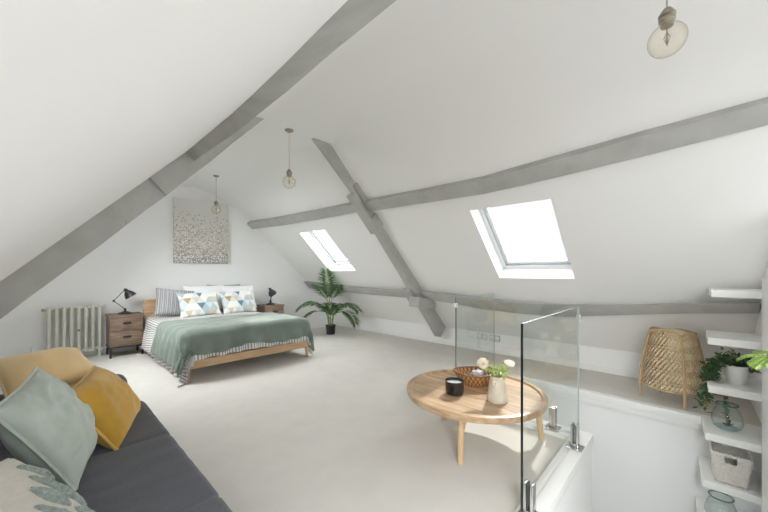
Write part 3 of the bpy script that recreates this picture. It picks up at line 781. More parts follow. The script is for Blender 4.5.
tu0, tu1, tv0, tv1 = DX0-.37, DX1+.36, DY0-.215, DY0+1.0
m = MB()
def ft(a, c):
    u = tu0+(tu1-tu0)*a; sk = .0
    v = tv0+(tv1-tv0)*c + (.30*max(0,1-a*2.2)*c) + .02*math.sin(a*17)
    p = drape(u, v, DX0, DX1, DY0, DY1, .545, .07, .12, .026, 6, .03, .02, .02)
    k = .010*max(0, mnoise(Vector((u*4, v*7, 3))))+.020*max(0, mnoise(Vector((u*2+v*2, v*9-u*3, 8))))
    p.z += k
    if v < DY0: p.y -= k
    if u < DX0: p.x -= k*1.3
    return p
m.grid(ft, 110, 60)
o = m.build('throw_blanket', M['throw'], angle=180)
sm = o.modifiers.new('thick', 'SOLIDIFY'); sm.thickness = .012; sm.offset = 1
tag(o, 'sage green velvet throw laid across the foot of the bed', 'blanket')

# ------------------------------------------------------------------ cushions
def cushion_mesh(m, w, h, t, n=26, pinch=.07, seed=0, wr=.008, fold=0.0):
    lay = m.bm.loops.layers.uv.verify()
    def P(i, j, side):
        u, v = -1+2*i/n, -1+2*j/n
        uu = math.copysign(abs(u)**.85, u); vv = math.copysign(abs(v)**.85, v)
        x = w/2*uu*(1-pinch*(1-vv*vv)*abs(uu)**2)
        y = h/2*vv*(1-pinch*(1-uu*uu)*abs(vv)**2)
        k = max(0.0, (1-uu*uu)*(1-vv*vv))
        z = side*(t/2*(k**.42))
        wz = wr*min(1,k*4)*(mnoise(Vector((x*7+seed, y*7, side*3)))+.6*mnoise(Vector((x*16, y*5+seed, side))))
        if fold:
            f1 = 1-abs(mnoise(Vector((x*4+y*2.5+seed, (y-x*.5)*13, side*2))))*2.2
            wz += fold*min(1,k*3)*max(0, f1-.35)
        return Vector((x, y, z+side*wz))
    top = {}; bot = {}
    for i in range(n+1):
        for j in range(n+1):
            top[i,j] = m.bm.verts.new(P(i,j,1))
            bot[i,j] = top[i,j] if i in (0,n) or j in (0,n) else m.bm.verts.new(P(i,j,-1))
    for i in range(n):
        for j in range(n):
            q = [(i,j),(i+1,j),(i+1,j+1),(i,j+1)]
            for d, s in ((top,1),(bot,-1)):
                f = m.bm.faces.new([d[k] for k in (q if s > 0 else q[::-1])])
                for l in f.loops: l[lay].uv = (l.vert.co.x, l.vert.co.y)
    def edge():
        pts = []
        for i in range(n): pts.append(P(i,0,1))
        for j in range(n): pts.append(P(n,j,1))
        for i in range(n,0,-1): pts.append(P(i,n,1))
        for j in range(n,0,-1): pts.append(P(0,j,1))
        return pts+[pts[0]]
    return edge()

def cushion(name, w, h, t, c, xd, yd, mt, label, cat='cushion', group=None, piping=None, pinch=.07, seed=0, wr=.008, fold=0.0):
    o = thing(name, c, label, cat, group)
    m = MB(); e = cushion_mesh(m, w, h, t, 44 if fold else 26, pinch, seed, wr, fold)
    b = m.build('cover', mt, o, angle=70)
    if piping:
        k = MB(); k.tube(e, .0075, 6, cap=False); k.build('piping', piping, o)
    basis(o, c, xd, yd)
    return o

PG = 'pillows at the head of the bed'
lean = (0, .42, .91)
cushion('pillow', .56, .46, .18, (1.50,6.04,.775), (.98,-.1,-.12), lean, M['greystripe'], 'grey striped pillow at the headboard, leftmost on the bed', 'pillow', PG, seed=1)
cushion('pillow', .66, .46, .17, (1.97,6.11,.82), (1,0,0), (0,.35,.93), M['white_cloth'], 'plain white pillow behind the left triangle-print cushion', 'pillow', PG, seed=2)
cushion('pillow', .60, .46, .15, (2.33,6.20,.82), (1,0,0), (0,.25,.96), M['greystripe'], 'grey striped pillow showing between the two white pillows', 'pillow', PG, seed=3)
cushion('pillow', .62, .46, .16, (2.52,6.07,.81), (1,0,0), (0,.35,.93), M['white_cloth'], 'plain white pillow behind the right triangle-print cushion', 'pillow', PG, seed=4)
cushion('cushion', .60, .42, .15, (1.78,5.80,.745), (1,-.03,.03), (0,.45,.89), M['tri'], 'triangle-print cushion in blue and mustard, the left of the two on the bed', 'cushion', 'triangle-print cushions on the bed', seed=5)
cushion('cushion', .60, .42, .15, (2.42,5.85,.74), (1,.06,.02), (0,.45,.89), M['tri'], 'triangle-print cushion in blue and mustard, the right of the two on the bed', 'cushion', 'triangle-print cushions on the bed', seed=6)

# ------------------------------------------------------------------ palm
def frond(m, base, dirv, length, droop, leaflets, lw, ll, seed):
    rnd = random.Random(seed)
    d = Vector(dirv).normalized(); p = Vector(base); pts = [p.copy()]
    n = 12
    for i in range(n):
        d = (d+Vector((0,0,-droop/n*(.4+1.4*i/n)))).normalized()
        p = p+d*length/n; pts.append(p.copy())
    m.tube(pts, [.006*(1-.8*i/n) for i in range(n+1)], 5)
    for k in range(leaflets):
        t = .28+.72*k/(leaflets-1); i = min(int(t*n), n-1); q = pts[i].lerp(pts[i+1], t*n-i)
        tg = (pts[i+1]-pts[i]).normalized()
        side = tg.cross(Vector((0,0,1)))
        if side.length < .05: side = Vector((1,0,0))
        side.normalize(); upv = side.cross(tg)
        L_ = ll*(.55+.9*math.sin(PI*min(1,t*.85+.1)))*rnd.uniform(.85,1.1)
        for s in (-1,1):
            ld = (side*s*.75+tg*.75+upv*.12+Vector((0,0,-.18*rnd.random()))).normalized()
            a = q; b1 = q+ld*L_*.45+upv*.01; e = q+ld*L_+Vector((0,0,-.22*L_))
            wv = ld.cross(upv).normalized()*lw
            fold = upv*lw*.35
            v = [m.bm.verts.new(x) for x in (a, b1+wv+fold, e, b1-wv+fold, b1)]
            m.bm.faces.new([v[0], v[1], v[4]]); m.bm.faces.new([v[1], v[2], v[4]]); m.bm.faces.new([v[2], v[3], v[4]]); m.bm.faces.new([v[3], v[0], v[4]])
pl = thing('potted_palm', (4.09,5.36,0), 'green palm in a small black pot in the far right corner beneath the roof window', 'plant')
m = MB(); m.lathe([(.085,0),(.10,.17),(.108,.17),(.108,.185),(.096,.185),(.092,.16)], 24, cap1=False); m.build('pot', M['pot_black'], pl)
m = MB(); m.lathe([(.093,.155),(.05,.162),(.01,.165)], 20); m.build('soil', M['soil'], pl)
RV, TV = Vector((.686,-.7275,0)), Vector((-.7275,-.686,0))
def rt3(r, t_, z): return RV*r+TV*t_+Vector((0,0,z))
for a, b, c in [((.0,.0,.16),(0,.03,.40),(-.01,.08,.66)),((-.03,.01,.16),(-.06,.03,.36),(-.12,.06,.53)),((.03,.01,.16),(.06,.04,.36),(.12,.08,.53)),((-.02,.03,.16),(-.03,.06,.34),(-.05,.09,.46)),((.02,-.02,.16),(.04,0,.32),(.07,.03,.44))]:
    m = MB(); m.tube([rt3(*a), rt3(*b), rt3(*c)], [.012,.009,.006], 7); m.build('stem', M['palmstem'], pl)
fr = [((0,.08,.63),(-.03,.50,.95),.70,.1),((-.01,.07,.60),(-.30,.45,.8),.52,.5),((.0,.07,.60),(.32,.45,.8),.52,.5),
      ((-.12,.06,.52),(-.8,.30,.55),.50,1.1),((-.10,.05,.46),(-.9,.25,.22),.46,1.3),((.12,.08,.52),(.8,.45,.55),.52,1.1),((.10,.06,.46),(.85,.50,.32),.54,1.5),
      ((-.05,.09,.45),(-.55,.40,.75),.44,.8),((.07,.03,.43),(.5,.5,.75),.46,.9),((0,.0,.28),(-.3,.35,.85),.34,.6),((.02,0,.28),(.3,.40,.85),.34,.6),((.0,.05,.40),(.08,.6,.8),.40,.7)]
fr = [(rt3(*a), rt3(*b), c, d) for a, b, c, d in fr]
for i, (b0, d, ln, dr) in enumerate(fr):
    m = MB(); frond(m, b0, d, ln*1.08, dr*1.15, 28, .0105, .19, i); m.build('frond', M['palm'], pl, smooth=False, recalc=False)

# ------------------------------------------------------------------ sofa and its cushions
s_ = thing('sofa', (.06,1.75,0), 'charcoal grey low sofa at the lower left of the picture', 'sofa')
def soft_box(mb, a, b, r, seed, amp=.006, sub=10):
    mb.box(a, b)
    bmesh.ops.bevel(mb.bm, geom=list(mb.bm.edges), offset=r, segments=4, profile=.5, affect='EDGES')
    bmesh.ops.subdivide_edges(mb.bm, edges=[e for e in mb.bm.edges if e.calc_length() > .15], cuts=sub, use_grid_fill=True)
    for v in mb.bm.verts:
        v.co += Vector((mnoise(v.co*3+Vector((seed,0,0))), mnoise(v.co*3+Vector((0,seed,0))), mnoise(v.co*3.3+Vector((0,0,seed)))))*amp
def seat_section(y):
    x0, x1, z0, z1, r = -.46, .425, .13, .405, .04
    pts = [(x0,z0)]
    n = 30
    for k in range(n+1): pts.append((x0+(x1-r-x0)*k/n, z1))
    for k in range(1, 6): t = PI/2*k/5; pts.append((x1-r+r*math.sin(t), z1-r+r*math.cos(t)))
    pts += [(x1, z0+.10), (x1, z0+.03), (x1-.03, z0)]
    out = []
    for x, z in pts:
        up = max(0, min(1, (z-.30)/.1))
        g = sum(math.exp(-((y-y0)/.012)**2) for y0 in (-.42,.27))*.010
        wr = .0045*mnoise(Vector((x*2.5, y*13, 2)))+.005*mnoise(Vector((x*3, y*3, 7)))
        e = max(0, (abs(y+.16)-1.05)/.04); dz = .02*min(1,e)**2
        out.append(Vector((x-(g if x > .40 else 0), y, z+up*(wr-g-dz))))
    return out
m = MB(); prev = None
NY = 170
for k in range(NY+1):
    y = -1.25+(.925+1.25)*k/NY
    row = [m.bm.verts.new(p) for p in seat_section(y)]
    if prev:
        L_ = len(row)
        for q in range(L_): m.bm.faces.new([prev[q], prev[(q+1)%L_], row[(q+1)%L_], row[q]])
    else: m.bm.faces.new(row[::-1])
    prev = row
m.bm.faces.new(prev)
m.build('seat_cushion', M['sofa'], s_, angle=70)
m = MB(); soft_box(m, (-.72,-1.25,.13),(-.44,1.0,.66), .05, 4); m.build('backrest', M['sofa'], s_, angle=60)
m = MB(); soft_box(m, (-.62,.93,.13),(.34,1.10,.575), .06, 6); m.build('armrest', M['sofa'], s_, angle=60)
for x in (-.55,.32):
    for y in (-1.1,.85):
        m = MB(); m.tube([(x,y,0),(x,y,.14)], [.014,.02], 10); m.build('leg', M['black'], s_)
cushion('cushion', .38, .42, .165, (.03,2.65,.69), (.972,.234,.024), (-.229,.916,.33), M['yellow'], 'pale yellow velvet cushion lying highest and farthest on the sofa, on its armrest', 'cushion', 'cushions on the sofa', M['yellow'], seed=11)
cushion('cushion', .46, .36, .20, (.235,2.26,.55), (.345,.937,.062), (-.557,.151,.817), M['mustard'], 'bright mustard velvet cushion with corded edge on the sofa', 'cushion', 'cushions on the sofa', M['mustp'], seed=12, wr=.012, fold=.006)
cushion('cushion', .50, .42, .17, (.04,1.975,.61), (.219,.974,.061), (-.511,.062,.858), M['sage'], 'shiny sage green cushion leaning in front of the pale yellow one', 'cushion', 'cushions on the sofa', M['sage'], seed=13, wr=.016, fold=.016)
CT = .15
cr = cushion('cushion', .46, .46, CT, (-.06,1.26,.585), (.50,-.52,-.58), (.45,.75,-.25), M['cream'], 'cream cushion with raised green leaf tufting, nearest at the bottom left', 'cushion', 'cushions on the sofa', None, seed=14)
for (xa, ya, xb, yb_, w) in ((-.152,.122,-.06,.172,.011),(-.098,.092,.065,.172,.016),(-.055,.045,.045,.098,.022),(.055,.105,.15,.165,.018),(.0,-.005,.14,.085,.022),(.15,.12,.20,.16,.014)):
    m = MB(); a, b = Vector((xa,ya,0)), Vector((xb,yb_,0)); d = (b-a).normalized(); nn = Vector((-d.y,d.x,0)); L_ = (b-a).length
    def ftu(i, j):
        t = i; wd_ = w*math.sin(PI*min(max(t,.02),.98))**.5; q = a+d*L_*t+nn*wd_*(2*j-1)
        u, v = q.x/.23, q.y/.23; k = max(0,(1-u*u)*(1-v*v)); hz = CT/2*k**.42
        return Vector((q.x, q.y, hz-.004+.020*math.sin(PI*j)**.6*math.sin(PI*min(max(t,.02),.98))**.3+.004*mnoise(q*60)))
    m.grid(ftu, 30, 10); m.build('leaf_tuft', M['tuft'], cr, angle=180)

# ------------------------------------------------------------------ coffee table
TX, TY, TZ = 2.21, 1.17, .395
t = thing('coffee_table', (TX,TY,0), 'round oak coffee table with a raised rim in front of the glass balustrade', 'table')
m = MB(); m.lathe([(.002,TZ-.040),(.478,TZ-.040),(.474,TZ-.015),(.002,TZ-.015)], 72); m.build('tabletop', M['table'], t)
m = MB(); m.lathe([(.470,TZ-.046),(.490,TZ-.042),(.496,TZ-.024),(.494,TZ-.003),(.486,TZ),(.462,TZ),(.458,TZ-.006),(.456,TZ-.016)], 72, cap0=False, cap1=False); m.build('rim', M['table'], t)
legs = [(-.315,-.07),(.37,-.36),(.15,.36)]
for x, y in legs:
    m = MB(); m.tube([(x*.92,y*.92,TZ-.032),(x,y,0)], [.026,.019], 14); m.build('leg', M['tableleg'], t)
for x, y in legs:
    m = MB(); L_ = math.hypot(x,y); d = Vector((x/L_,y/L_,0)); nn = Vector((-d.y,d.x,0))*.012
    a = d*(L_*.9); top = TZ-.034
    m.prism([a-nn+Vector((0,0,top)), a-nn+Vector((0,0,top-.19)), d*(L_*.35)-nn+Vector((0,0,top-.06)), -nn+Vector((0,0,top-.05)), -nn+Vector((0,0,top))], nn*2)
    m.build('brace', M['tableleg'], t, smooth=False)

ZT = TZ-.0148
bw = thing('woven_bowl', (2.34,1.22,ZT), 'brown woven oval bowl holding stones on the coffee table', 'bowl', None, (0,0,R(-42)))
bw.scale = (1.12,1.1,1.0)
m = MB()
prof_b = [(.085,.0),(.105,.02),(.135,.06),(.150,.092),(.153,.098),(.148,.098),(.130,.062),(.098,.024),(.06,.012)]
def fb(a, c):
    k = c*(len(prof_b)-1); i = min(int(k), len(prof_b)-2); f_ = k-i
    r = prof_b[i][0]*(1-f_)+prof_b[i+1][0]*f_; z = prof_b[i][1]*(1-f_)+prof_b[i+1][1]*f_
    return Vector((1.02*r*math.cos(2*PI*a), .78*r*math.sin(2*PI*a), z+.012*(abs(math.cos(2*PI*a))**2)*(z/.098)))
m.grid(fb, 64, 24, lambda a, c: (a, c)); m.build('bowl_body', M['wicker'], bw, weld=.0005)
m = MB(); m.lathe([(.085,.0005),(.06,.012),(.01,.013)], 30, sx=1.02, sy=.78); m.build('bowl_base', M['wicker'], bw)
m = MB(); m.tube([Vector((1.02*.151*math.cos(2*PI*k/40), .78*.151*math.sin(2*PI*k/40), .098+.012*math.cos(2*PI*k/40)**2)) for k in range(41)], .006, 6, cap=False); m.build('bowl_rim', M['wicker'], bw)
def pebble(loc, r, mt, seed, label):
    m = MB(); bmesh.ops.create_icosphere(m.bm, subdivisions=2, radius=r)
    for v in m.bm.verts:
        v.co = v.co*(1+.35*mnoise(v.co/r*1.1+Vector((seed,seed,0)))); v.co.z *= .75
    o = m.build('stone', mt, angle=20); o.location = loc
    return tag(o, label, 'stone', 'stones in the woven bowl')
for i, (x, y, z, r, k) in enumerate([(-.075,.0,.05,.034,0),(-.03,.035,.055,.032,0),(.055,.03,.055,.034,0),(.085,-.012,.055,.030,0),(.03,-.035,.052,.030,0),(-.03,-.03,.052,.030,0)]):
    c, s = math.cos(R(-42)), math.sin(R(-42))
    pebble((2.34+c*x-s*y, 1.22+s*x+c*y, ZT+z), r, M['stone_d'], i*3.1, 'dark brown stone in the woven bowl')
pebble((2.345,1.205,ZT+.088), .042, M['stone_l'], 9.2, 'pale grey crystal lump on top of the dark stones in the bowl')

cd = thing('candle', (2.05,1.235,ZT), 'short black glass candle on the coffee table in front of the bowl', 'candle')
m = MB(); m.lathe([(.052,0),(.062,.006),(.066,.03),(.066,.092),(.068,.097),(.064,.097),(.061,.06),(.0605,.055)], 36, cap1=False); m.build('jar', M['candle_glass'], cd)
m = MB(); m.lathe([(.0605,.05),(.061,.078),(.03,.0785),(.002,.078)], 30); m.build('wax', M['wax'], cd)
m = MB(); m.tube([(0,0,.076),(.002,0,.086)], .0015, 5); m.build('wick', M['black'], cd)

vs_ = thing('vase', (2.135,.955,ZT), 'tapered beige stoneware vase standing on the coffee table', 'vase')
m = MB(); m.lathe([(.064,0),(.068,.006),(.066,.03),(.053,.125),(.047,.165),(.047,.171),(.041,.171),(.042,.155),(.048,.11)], 40, cap1=False); m.build('vase_body', M['vase'], vs_)
m = MB(); m.lathe([(.05,.10),(.01,.10)], 20); m.build('vase_inside', M['soil'], vs_)

# flowers: every bloom its own thing, green sprigs
def pom(loc, r, label, seed):
    rnd = random.Random(seed)
    t = thing('flower', loc, label, 'flower', 'cut flowers in the beige vase')
    m = MB()
    for k in range(150):
        z = 1-2*(k+.5)/150; a = k*2.39996; rr = math.sqrt(1-z*z)
        d = Vector((rr*math.cos(a), rr*math.sin(a), z)); sd = d.cross(Vector((.3,.5,.81))).normalized()*r*.14; u_ = d.cross(sd).normalized()*r*.14
        p = d*r*rnd.uniform(.9,1.05); q = d*r*.55
        v = [m.bm.verts.new(x) for x in (q, p+sd*1.0-u_*.2, p*1.04+u_*.9, p-sd*1.0-u_*.2)]
        m.bm.faces.new(v)
    bmesh.ops.create_icosphere(m.bm, subdivisions=2, radius=r*.82)
    m.build('bloom', M['petal'], t, smooth=False, recalc=False)
    # darker heart facing the viewer side
    m = MB(); bmesh.ops.create_icosphere(m.bm, subdivisions=2, radius=r*.28)
    h = m.build('flower_heart', M['petalc'], t); h.location = Vector((-.62,-.45,.1))*r
    return t
VT = Vector((2.135,.955,ZT+.165))
def stem(t, a, b, mt=None):
    a = Vector(a)-Vector(t.location); b = Vector(b)-Vector(t.location); md = (a+b)/2+Vector((0,0,.02))
    m = MB(); m.tube([a, md, b], .002, 5); m.build('stem', mt or M['palmstem'], t)
f1 = pom((2.085,1.035,ZT+.252), .037, 'round cream pompom flower rising left from the beige vase', 1); stem(f1, VT+Vector((-.01,.01,0)), (2.095,1.025,ZT+.225))
f2 = pom((2.08,.945,ZT+.135), .020, 'small cream flower drooping over the rim of the beige vase', 2); stem(f2, VT+Vector((-.02,0,.0)), (2.085,.946,ZT+.15))
f3 = thing('flower', (2.175,.895,ZT+.262), 'long ivory flower leaning right from the beige vase', 'flower', 'cut flowers in the beige vase')
ax = Vector((.62,-.62,-.30)).normalized(); m = MB()
for k in range(16):
    a = k*2*PI/16; s1 = ax.cross(Vector((0,0,1))).normalized(); s2 = ax.cross(s1)
    rd = (s1*math.cos(a)+s2*math.sin(a)); wv = ax.cross(rd)*.008
    v = [m.bm.verts.new(x) for x in (-ax*.034, ax*.0+rd*.023+wv, ax*.036+rd*.019+wv*.5, ax*.036+rd*.019-wv*.5, ax*.0+rd*.023-wv)]
    m.bm.faces.new(v)
m.tube([-ax*.03, ax*.03], [.012,.016], 10)
m.build('bloom', M['petalw'], f3, smooth=False, recalc=False); stem(f3, VT+Vector((.01,-.01,0)), Vector((2.175,.895,ZT+.262))-ax*.03)
def leafcloud(m, pts, n, size, seed, spread):
    rnd = random.Random(seed)
    for k in range(n):
        c = Vector(rnd.choice(pts))+Vector((rnd.gauss(0,spread),rnd.gauss(0,spread),rnd.gauss(0,spread)))
        d = Vector((rnd.gauss(0,1),rnd.gauss(0,1),rnd.gauss(0,1)+.4)).normalized()
        s = d.cross(Vector((rnd.random(),rnd.random(),rnd.random()+.1))).normalized()
        L_ = size*rnd.uniform(.6,1.2)
        v = [m.bm.verts.new(x) for x in (c, c+d*L_*.5+s*L_*.28, c+d*L_, c+d*L_*.5-s*L_*.28)]
        m.bm.faces.new(v)
sp = thing('green_sprig', (VT.x,VT.y,VT.z-.03), 'bunch of yellow-green leafy sprigs in the beige vase', 'foliage')
ends = [(-.02,.045,.09),(0,.02,.085),(.03,-.01,.08),(.02,-.05,.075),(.0,-.03,.095),(-.03,.06,.065),(.045,-.03,.06),(-.03,0,.07),(-.01,-.055,.06)]
m = MB()
for e in ends: m.tube([(0,0,0),(e[0]*.4,e[1]*.4,e[2]*.6),e], .0015, 5)
m.build('stem', M['palmstem'], sp)
m = MB(); leafcloud(m, ends, 190, .024, 4, .013); leafcloud(m, [(0,0,.045),(.02,-.03,.045),(-.02,.03,.045)], 70, .022, 8, .012); m.build('leaves', M['fern2'], sp, smooth=False, recalc=False)

# ------------------------------------------------------------------ glass balustrade
def glass(name, a, b, z0, z1, th, label, ends, pane='pane'):
    a = Vector((a[0],a[1],0)); b = Vector((b[0],b[1],0)); d = (b-a).normalized(); nn = Vector((-d.y,d.x,0))
    L_ = (b-a).length
    t = thing(name, a+Vector((0,0,z0)), label, 'balustrade', 'glass balustrade panels')
    m = MB(); H_ = z1-z0; lb = a*0
    m.obox(d*L_/2+Vector((0,0,H_/2)), d, nn, (0,0,1), L_/2-.001, th/2, H_/2-.001)
    # keep only the two broad faces as clear glass, edges are a part of their own
    bmesh.ops.recalc_face_normals(m.bm, faces=m.bm.faces)
    for f in list(m.bm.faces):
        f.normal_update()
    kill = [f for f in m.bm.faces if abs(f.normal.dot(nn)) < .5]
    bmesh.ops.delete(m.bm, geom=kill, context='FACES_ONLY')
    m.build('pane', M[pane], t, smooth=False, recalc=False)
    for p, ek in zip((0, L_), ends):
        q = d*p; m = MB()
        m.poly([q-nn*th/2, q+nn*th/2, q+nn*th/2+Vector((0,0,H_)), q-nn*th/2+Vector((0,0,H_))])
        m.build('side_edge', M[ek], t, smooth=False)
    m = MB(); m.poly([-nn*th/2+Vector((0,0,H_)), nn*th/2+Vector((0,0,H_)), d*L_+nn*th/2+Vector((0,0,H_)), d*L_-nn*th/2+Vector((0,0,H_))]); m.build('top_edge', M['edge_l'], t, smooth=False)
    return t
GX, GY, GC = 2.735, .578, 1.635
glass('glass_balustrade', (1.563,GY), (2.63,GY), .085, 1.011, .012, 'nearest glass balustrade panel, on the white kerb right of the coffee table', ('edge','edge_l'), 'pane_soft')
glass('glass_balustrade', (GX,.60), (GX,GC), .085, 1.008, .012, 'glass balustrade panel standing directly behind the coffee table', ('edge_l','edge'))
glass('glass_balustrade', (GX+.03,GC+.01), (3.60,GC+.01), .085, 1.018, .012, 'farthest glass balustrade panel, closing the far end of the stair opening', ('edge_l','edge_l'))
def spigot(x, y, z, rz, label, h=.165):
    t = thing('glass_clamp', (x,y,z), label, 'clamp', 'steel clamps holding the glass', (0,0,rz))
    m = MB(); m.box((-.05,-.05,0),(.05,.05,.008), .002); m.build('base_plate', M['chrome'], t)
    m = MB(); m.box((-.024,-.024,.008),(.024,-.009,h), .005); m.box((-.024,.009,.008),(.024,.024,h), .005); m.box((-.024,-.01,.008),(.024,.01,.035), .002); m.build('jaws', M['chrome'], t)
    m = MB(); m.box((-.022,-.0085,.036),(.022,-.0062,h-.006)); m.box((-.022,.0062,.036),(.022,.0085,h-.006)); m.build('gasket', M['plug_d'], t)
    for x_, y_ in ((-.038,-.038),(.038,-.038),(-.038,.038),(.038,.038)):
        m = MB(); m.tube([(x_,y_,.008),(x_,y_,.011)], .005, 8); m.build('bolt', M['chrome'], t)
    return t
spigot(2.535, GY, .045, 0, 'steel glass clamp at the corner end of the near panel')
spigot(1.665, GY, .045, 0, 'steel glass clamp at the bottom edge of the picture, nearest the viewer')
spigot(GX, .775, .045, R(90), 'steel glass clamp right of the coffee table, under the panel behind it')
for i, (x, y, z, lb) in enumerate([(2.685,.588,.925,'small clip joining two glass panels at the corner right of the table'), (GX+.005,GC+.004,.94,'small clip joining two glass panels at the far corner behind the table')]):
    c = thing('glass_clip', (x,y,z), lb, 'clip')
    m = MB(); m.box((-.022,-.012,-.02),(.022,.012,.02), .004); m.build('clip_body', M['clip'], c)
    m = MB(); m.tube([(0,-.012,0),(0,-.015,0)], .008, 10); m.build('bolt', M['chrome'], c)

# ------------------------------------------------------------------ rattan lantern on the ledge
rl = thing('rattan_lamp', (4.235,.13,0), 'tall woven rattan lantern on four cane legs on the ledge under the low beam', 'lamp')
foot = [(4.204,.367),(4.031,.035),(4.27,-.115),(4.44,.225)]
foot = [(x-4.235, y-.13) for x, y in foot]
topc = [(x*.70, y*.70) for x, y in foot]
ZB, ZTp = .15, .665
def edgept(i, z):
    t = z/ZTp; x = foot[i][0]*(1-t)+topc[i][0]*t; y = foot[i][1]*(1-t)+topc[i][1]*t
    bul = 1+.14*math.sin(PI*min(1,max(0,t)))
    return Vector((x*bul, y*bul, z))
for i in range(4):
    m = MB(); m.tube([edgept(i, z) for z in (0,.1,.25,.4,.55,.64)]+[edgept(i,.66)*.97+Vector((0,0,.012)), edgept((i+1)%4,.66)*.3+edgept(i,.66)*.55+Vector((0,0,.045))], [.011,.0115,.0115,.011,.011,.011,.010,.009], 9); m.build('leg', M['cane'], rl)
for i in range(4):
    j = (i+1)%4
    def fp(a, c, off=0.0):
        z = ZB+(ZTp-ZB)*c; p = edgept(i, z).lerp(edgept(j, z), a)
        o = Vector((p.x,p.y,0)).normalized()
        return p+o*(.030*math.sin(PI*a)+off)+Vector((0,0,.028*math.sin(PI*a)*c-.02*math.sin(PI*a)*(1-c)))
    # woven strips, two diagonal families passing over and under
    m = MB(); N = 10
    for fam in (1,-1):
        for k in range(-N, 2*N):
            pts = []
            for s in range(0, 4*N+1):
                a = s/(4*N)*1.0; c = (k/N+fam*a*1.15) if fam > 0 else (k/N-a*1.15+0.0)
                if 0 <= c <= 1:
                    par = math.sin((a*N+ (0 if fam > 0 else .5))*PI*1.15+k*PI)
                    pts.append(fp(a, c, .004*fam*par))
            if len(pts) < 3: continue
            w = .0068; prev = None
            for q0, q1 in zip(pts, pts[1:]):
                dv = (q1-q0).normalized(); o = Vector((q0.x,q0.y,0)).normalized(); wv = dv.cross(o).normalized()*w
                if prev is None: prev = [m.bm.verts.new(q0+wv), m.bm.verts.new(q0-wv)]
                nx = [m.bm.verts.new(q1+wv), m.bm.verts.new(q1-wv)]
                fc = m.bm.faces.new([prev[0], prev[1], nx[1], nx[0]]); fc.material_index = 0 if fam > 0 else 1; prev = nx
    m.build('woven_panel', None, rl, recalc=False, mats=[M['rattan'], M['rattan2']])
    for c, nm in ((0,'bottom_rail'),(1,'top_rail')):
        m = MB(); m.tube([fp(k/10, c, .004) for k in range(11)], .008, 7); m.build(nm, M['cane'], rl)
m = MB()
def ftop(a, c):
    p = edgept(0,ZTp).lerp(edgept(1,ZTp),a).lerp(edgept(3,ZTp).lerp(edgept(2,ZTp),a), c)
    return p+Vector((0,0,.028*max(math.sin(PI*a),0)+.028*math.sin(PI*c)-.01))
m.grid(ftop, 10, 10, lambda a, c: (a, c)); m.build('lid', M['rattan'], rl)

# ------------------------------------------------------------------ floating shelves and what stands on them
SH = [(1.121,-.118,-.118,'topmost white floating shelf, level with the low beam'),(.758,-.100,-.100,'second white floating shelf from the top, empty, above the trailing plant'),(.392,-.098,-.102,'white floating shelf under the trailing plant in the white pot'),
      (.025,-.070,-.085,'white floating shelf carrying the blue glass jar with a leafy stem'),(-.342,-.050,-.068,'white floating shelf carrying the woven basket'),(-.709,-.034,-.052,'lowest white floating shelf, under the second blue glass jar')]
for z, yb, yf, lb in SH:
    m = MB()
    m.prism([(3.505,yf,z-.055),(3.935 if -.1<z<0.2 else 3.955,yb,z-.055),(3.935 if -.1<z<0.2 else 3.955,YF-.0,z-.055),(3.505,YF,z-.055)], (0,0,.055))
    es = list(m.bm.edges); bmesh.ops.bevel(m.bm, geom=es, offset=.003, segments=1, affect='EDGES')
    tag(m.build('floating_shelf', M['shelf'], smooth=False), lb, 'shelf', 'white floating shelves')

tp = thing('trailing_plant', (3.72,-.262,.392), 'dark green plant trailing from a white pot on the floating shelf', 'plant')
m = MB(); m.lathe([(.050,0),(.054,.004),(.070,.135),(.072,.142),(.066,.142),(.062,.11)], 30, cap1=False); m.build('pot', M['pot_white'], tp)
m = MB(); m.lathe([(.064,.118),(.01,.122)], 20); m.build('soil', M['soil'], tp)
vines = []
rnd = random.Random(5)
for k, (dx, dy, ln) in enumerate([(-.05,.17,.34),(-.03,.19,.30),(-.06,.13,.26),(-.02,.21,.40),(-.05,.12,.10),(.01,-.07,.0),(-.03,.16,.33),(-.02,.14,.22),(.02,.15,.15),(.03,-.03,.0),(.0,-.09,.03),(-.04,.18,.42)]):
    pts = [Vector((dx*.2,dy*.2,.125)), Vector((dx*.7,dy*.45,.165+rnd.uniform(0,.05))), Vector((dx*1.0,dy*.8,.15))]
    for s in range(1, 7): pts.append(Vector((dx*(1.0+.04*s)+rnd.gauss(0,.008), dy*(.82+.03*s)+rnd.gauss(0,.008), .15-ln*s/6)))
    vines.append(pts)
m = MB()
for p in vines: m.tube(p, .0016, 5)
m.build('vines', M['palmstem'], tp)
m = MB()
def leaf(m, c, d, s, L_, w):
    up_ = d.cross(s)
    v = [m.bm.verts.new(x) for x in (c, c+d*L_*.35+s*L_*w, c+d*L_*.75+s*L_*w*.7, c+d*L_, c+d*L_*.75-s*L_*w*.7, c+d*L_*.35-s*L_*w, c+d*L_*.5-up_*L_*.08)]
    for a in range(6): m.bm.faces.new([v[a], v[(a+1)%6], v[6]])
for p in vines:
    for a, b in zip(p, p[1:]):
        for k in range(6):
            q = a.lerp(b, rnd.random()); d = Vector((rnd.gauss(-.2,.8),rnd.gauss(.1,.8),rnd.gauss(-.1,.5))).normalized(); s = d.cross(Vector((rnd.gauss(0,.4),rnd.gauss(0,.4),1))).normalized()
            leaf(m, q, d, s, rnd.uniform(.034,.052), .28)
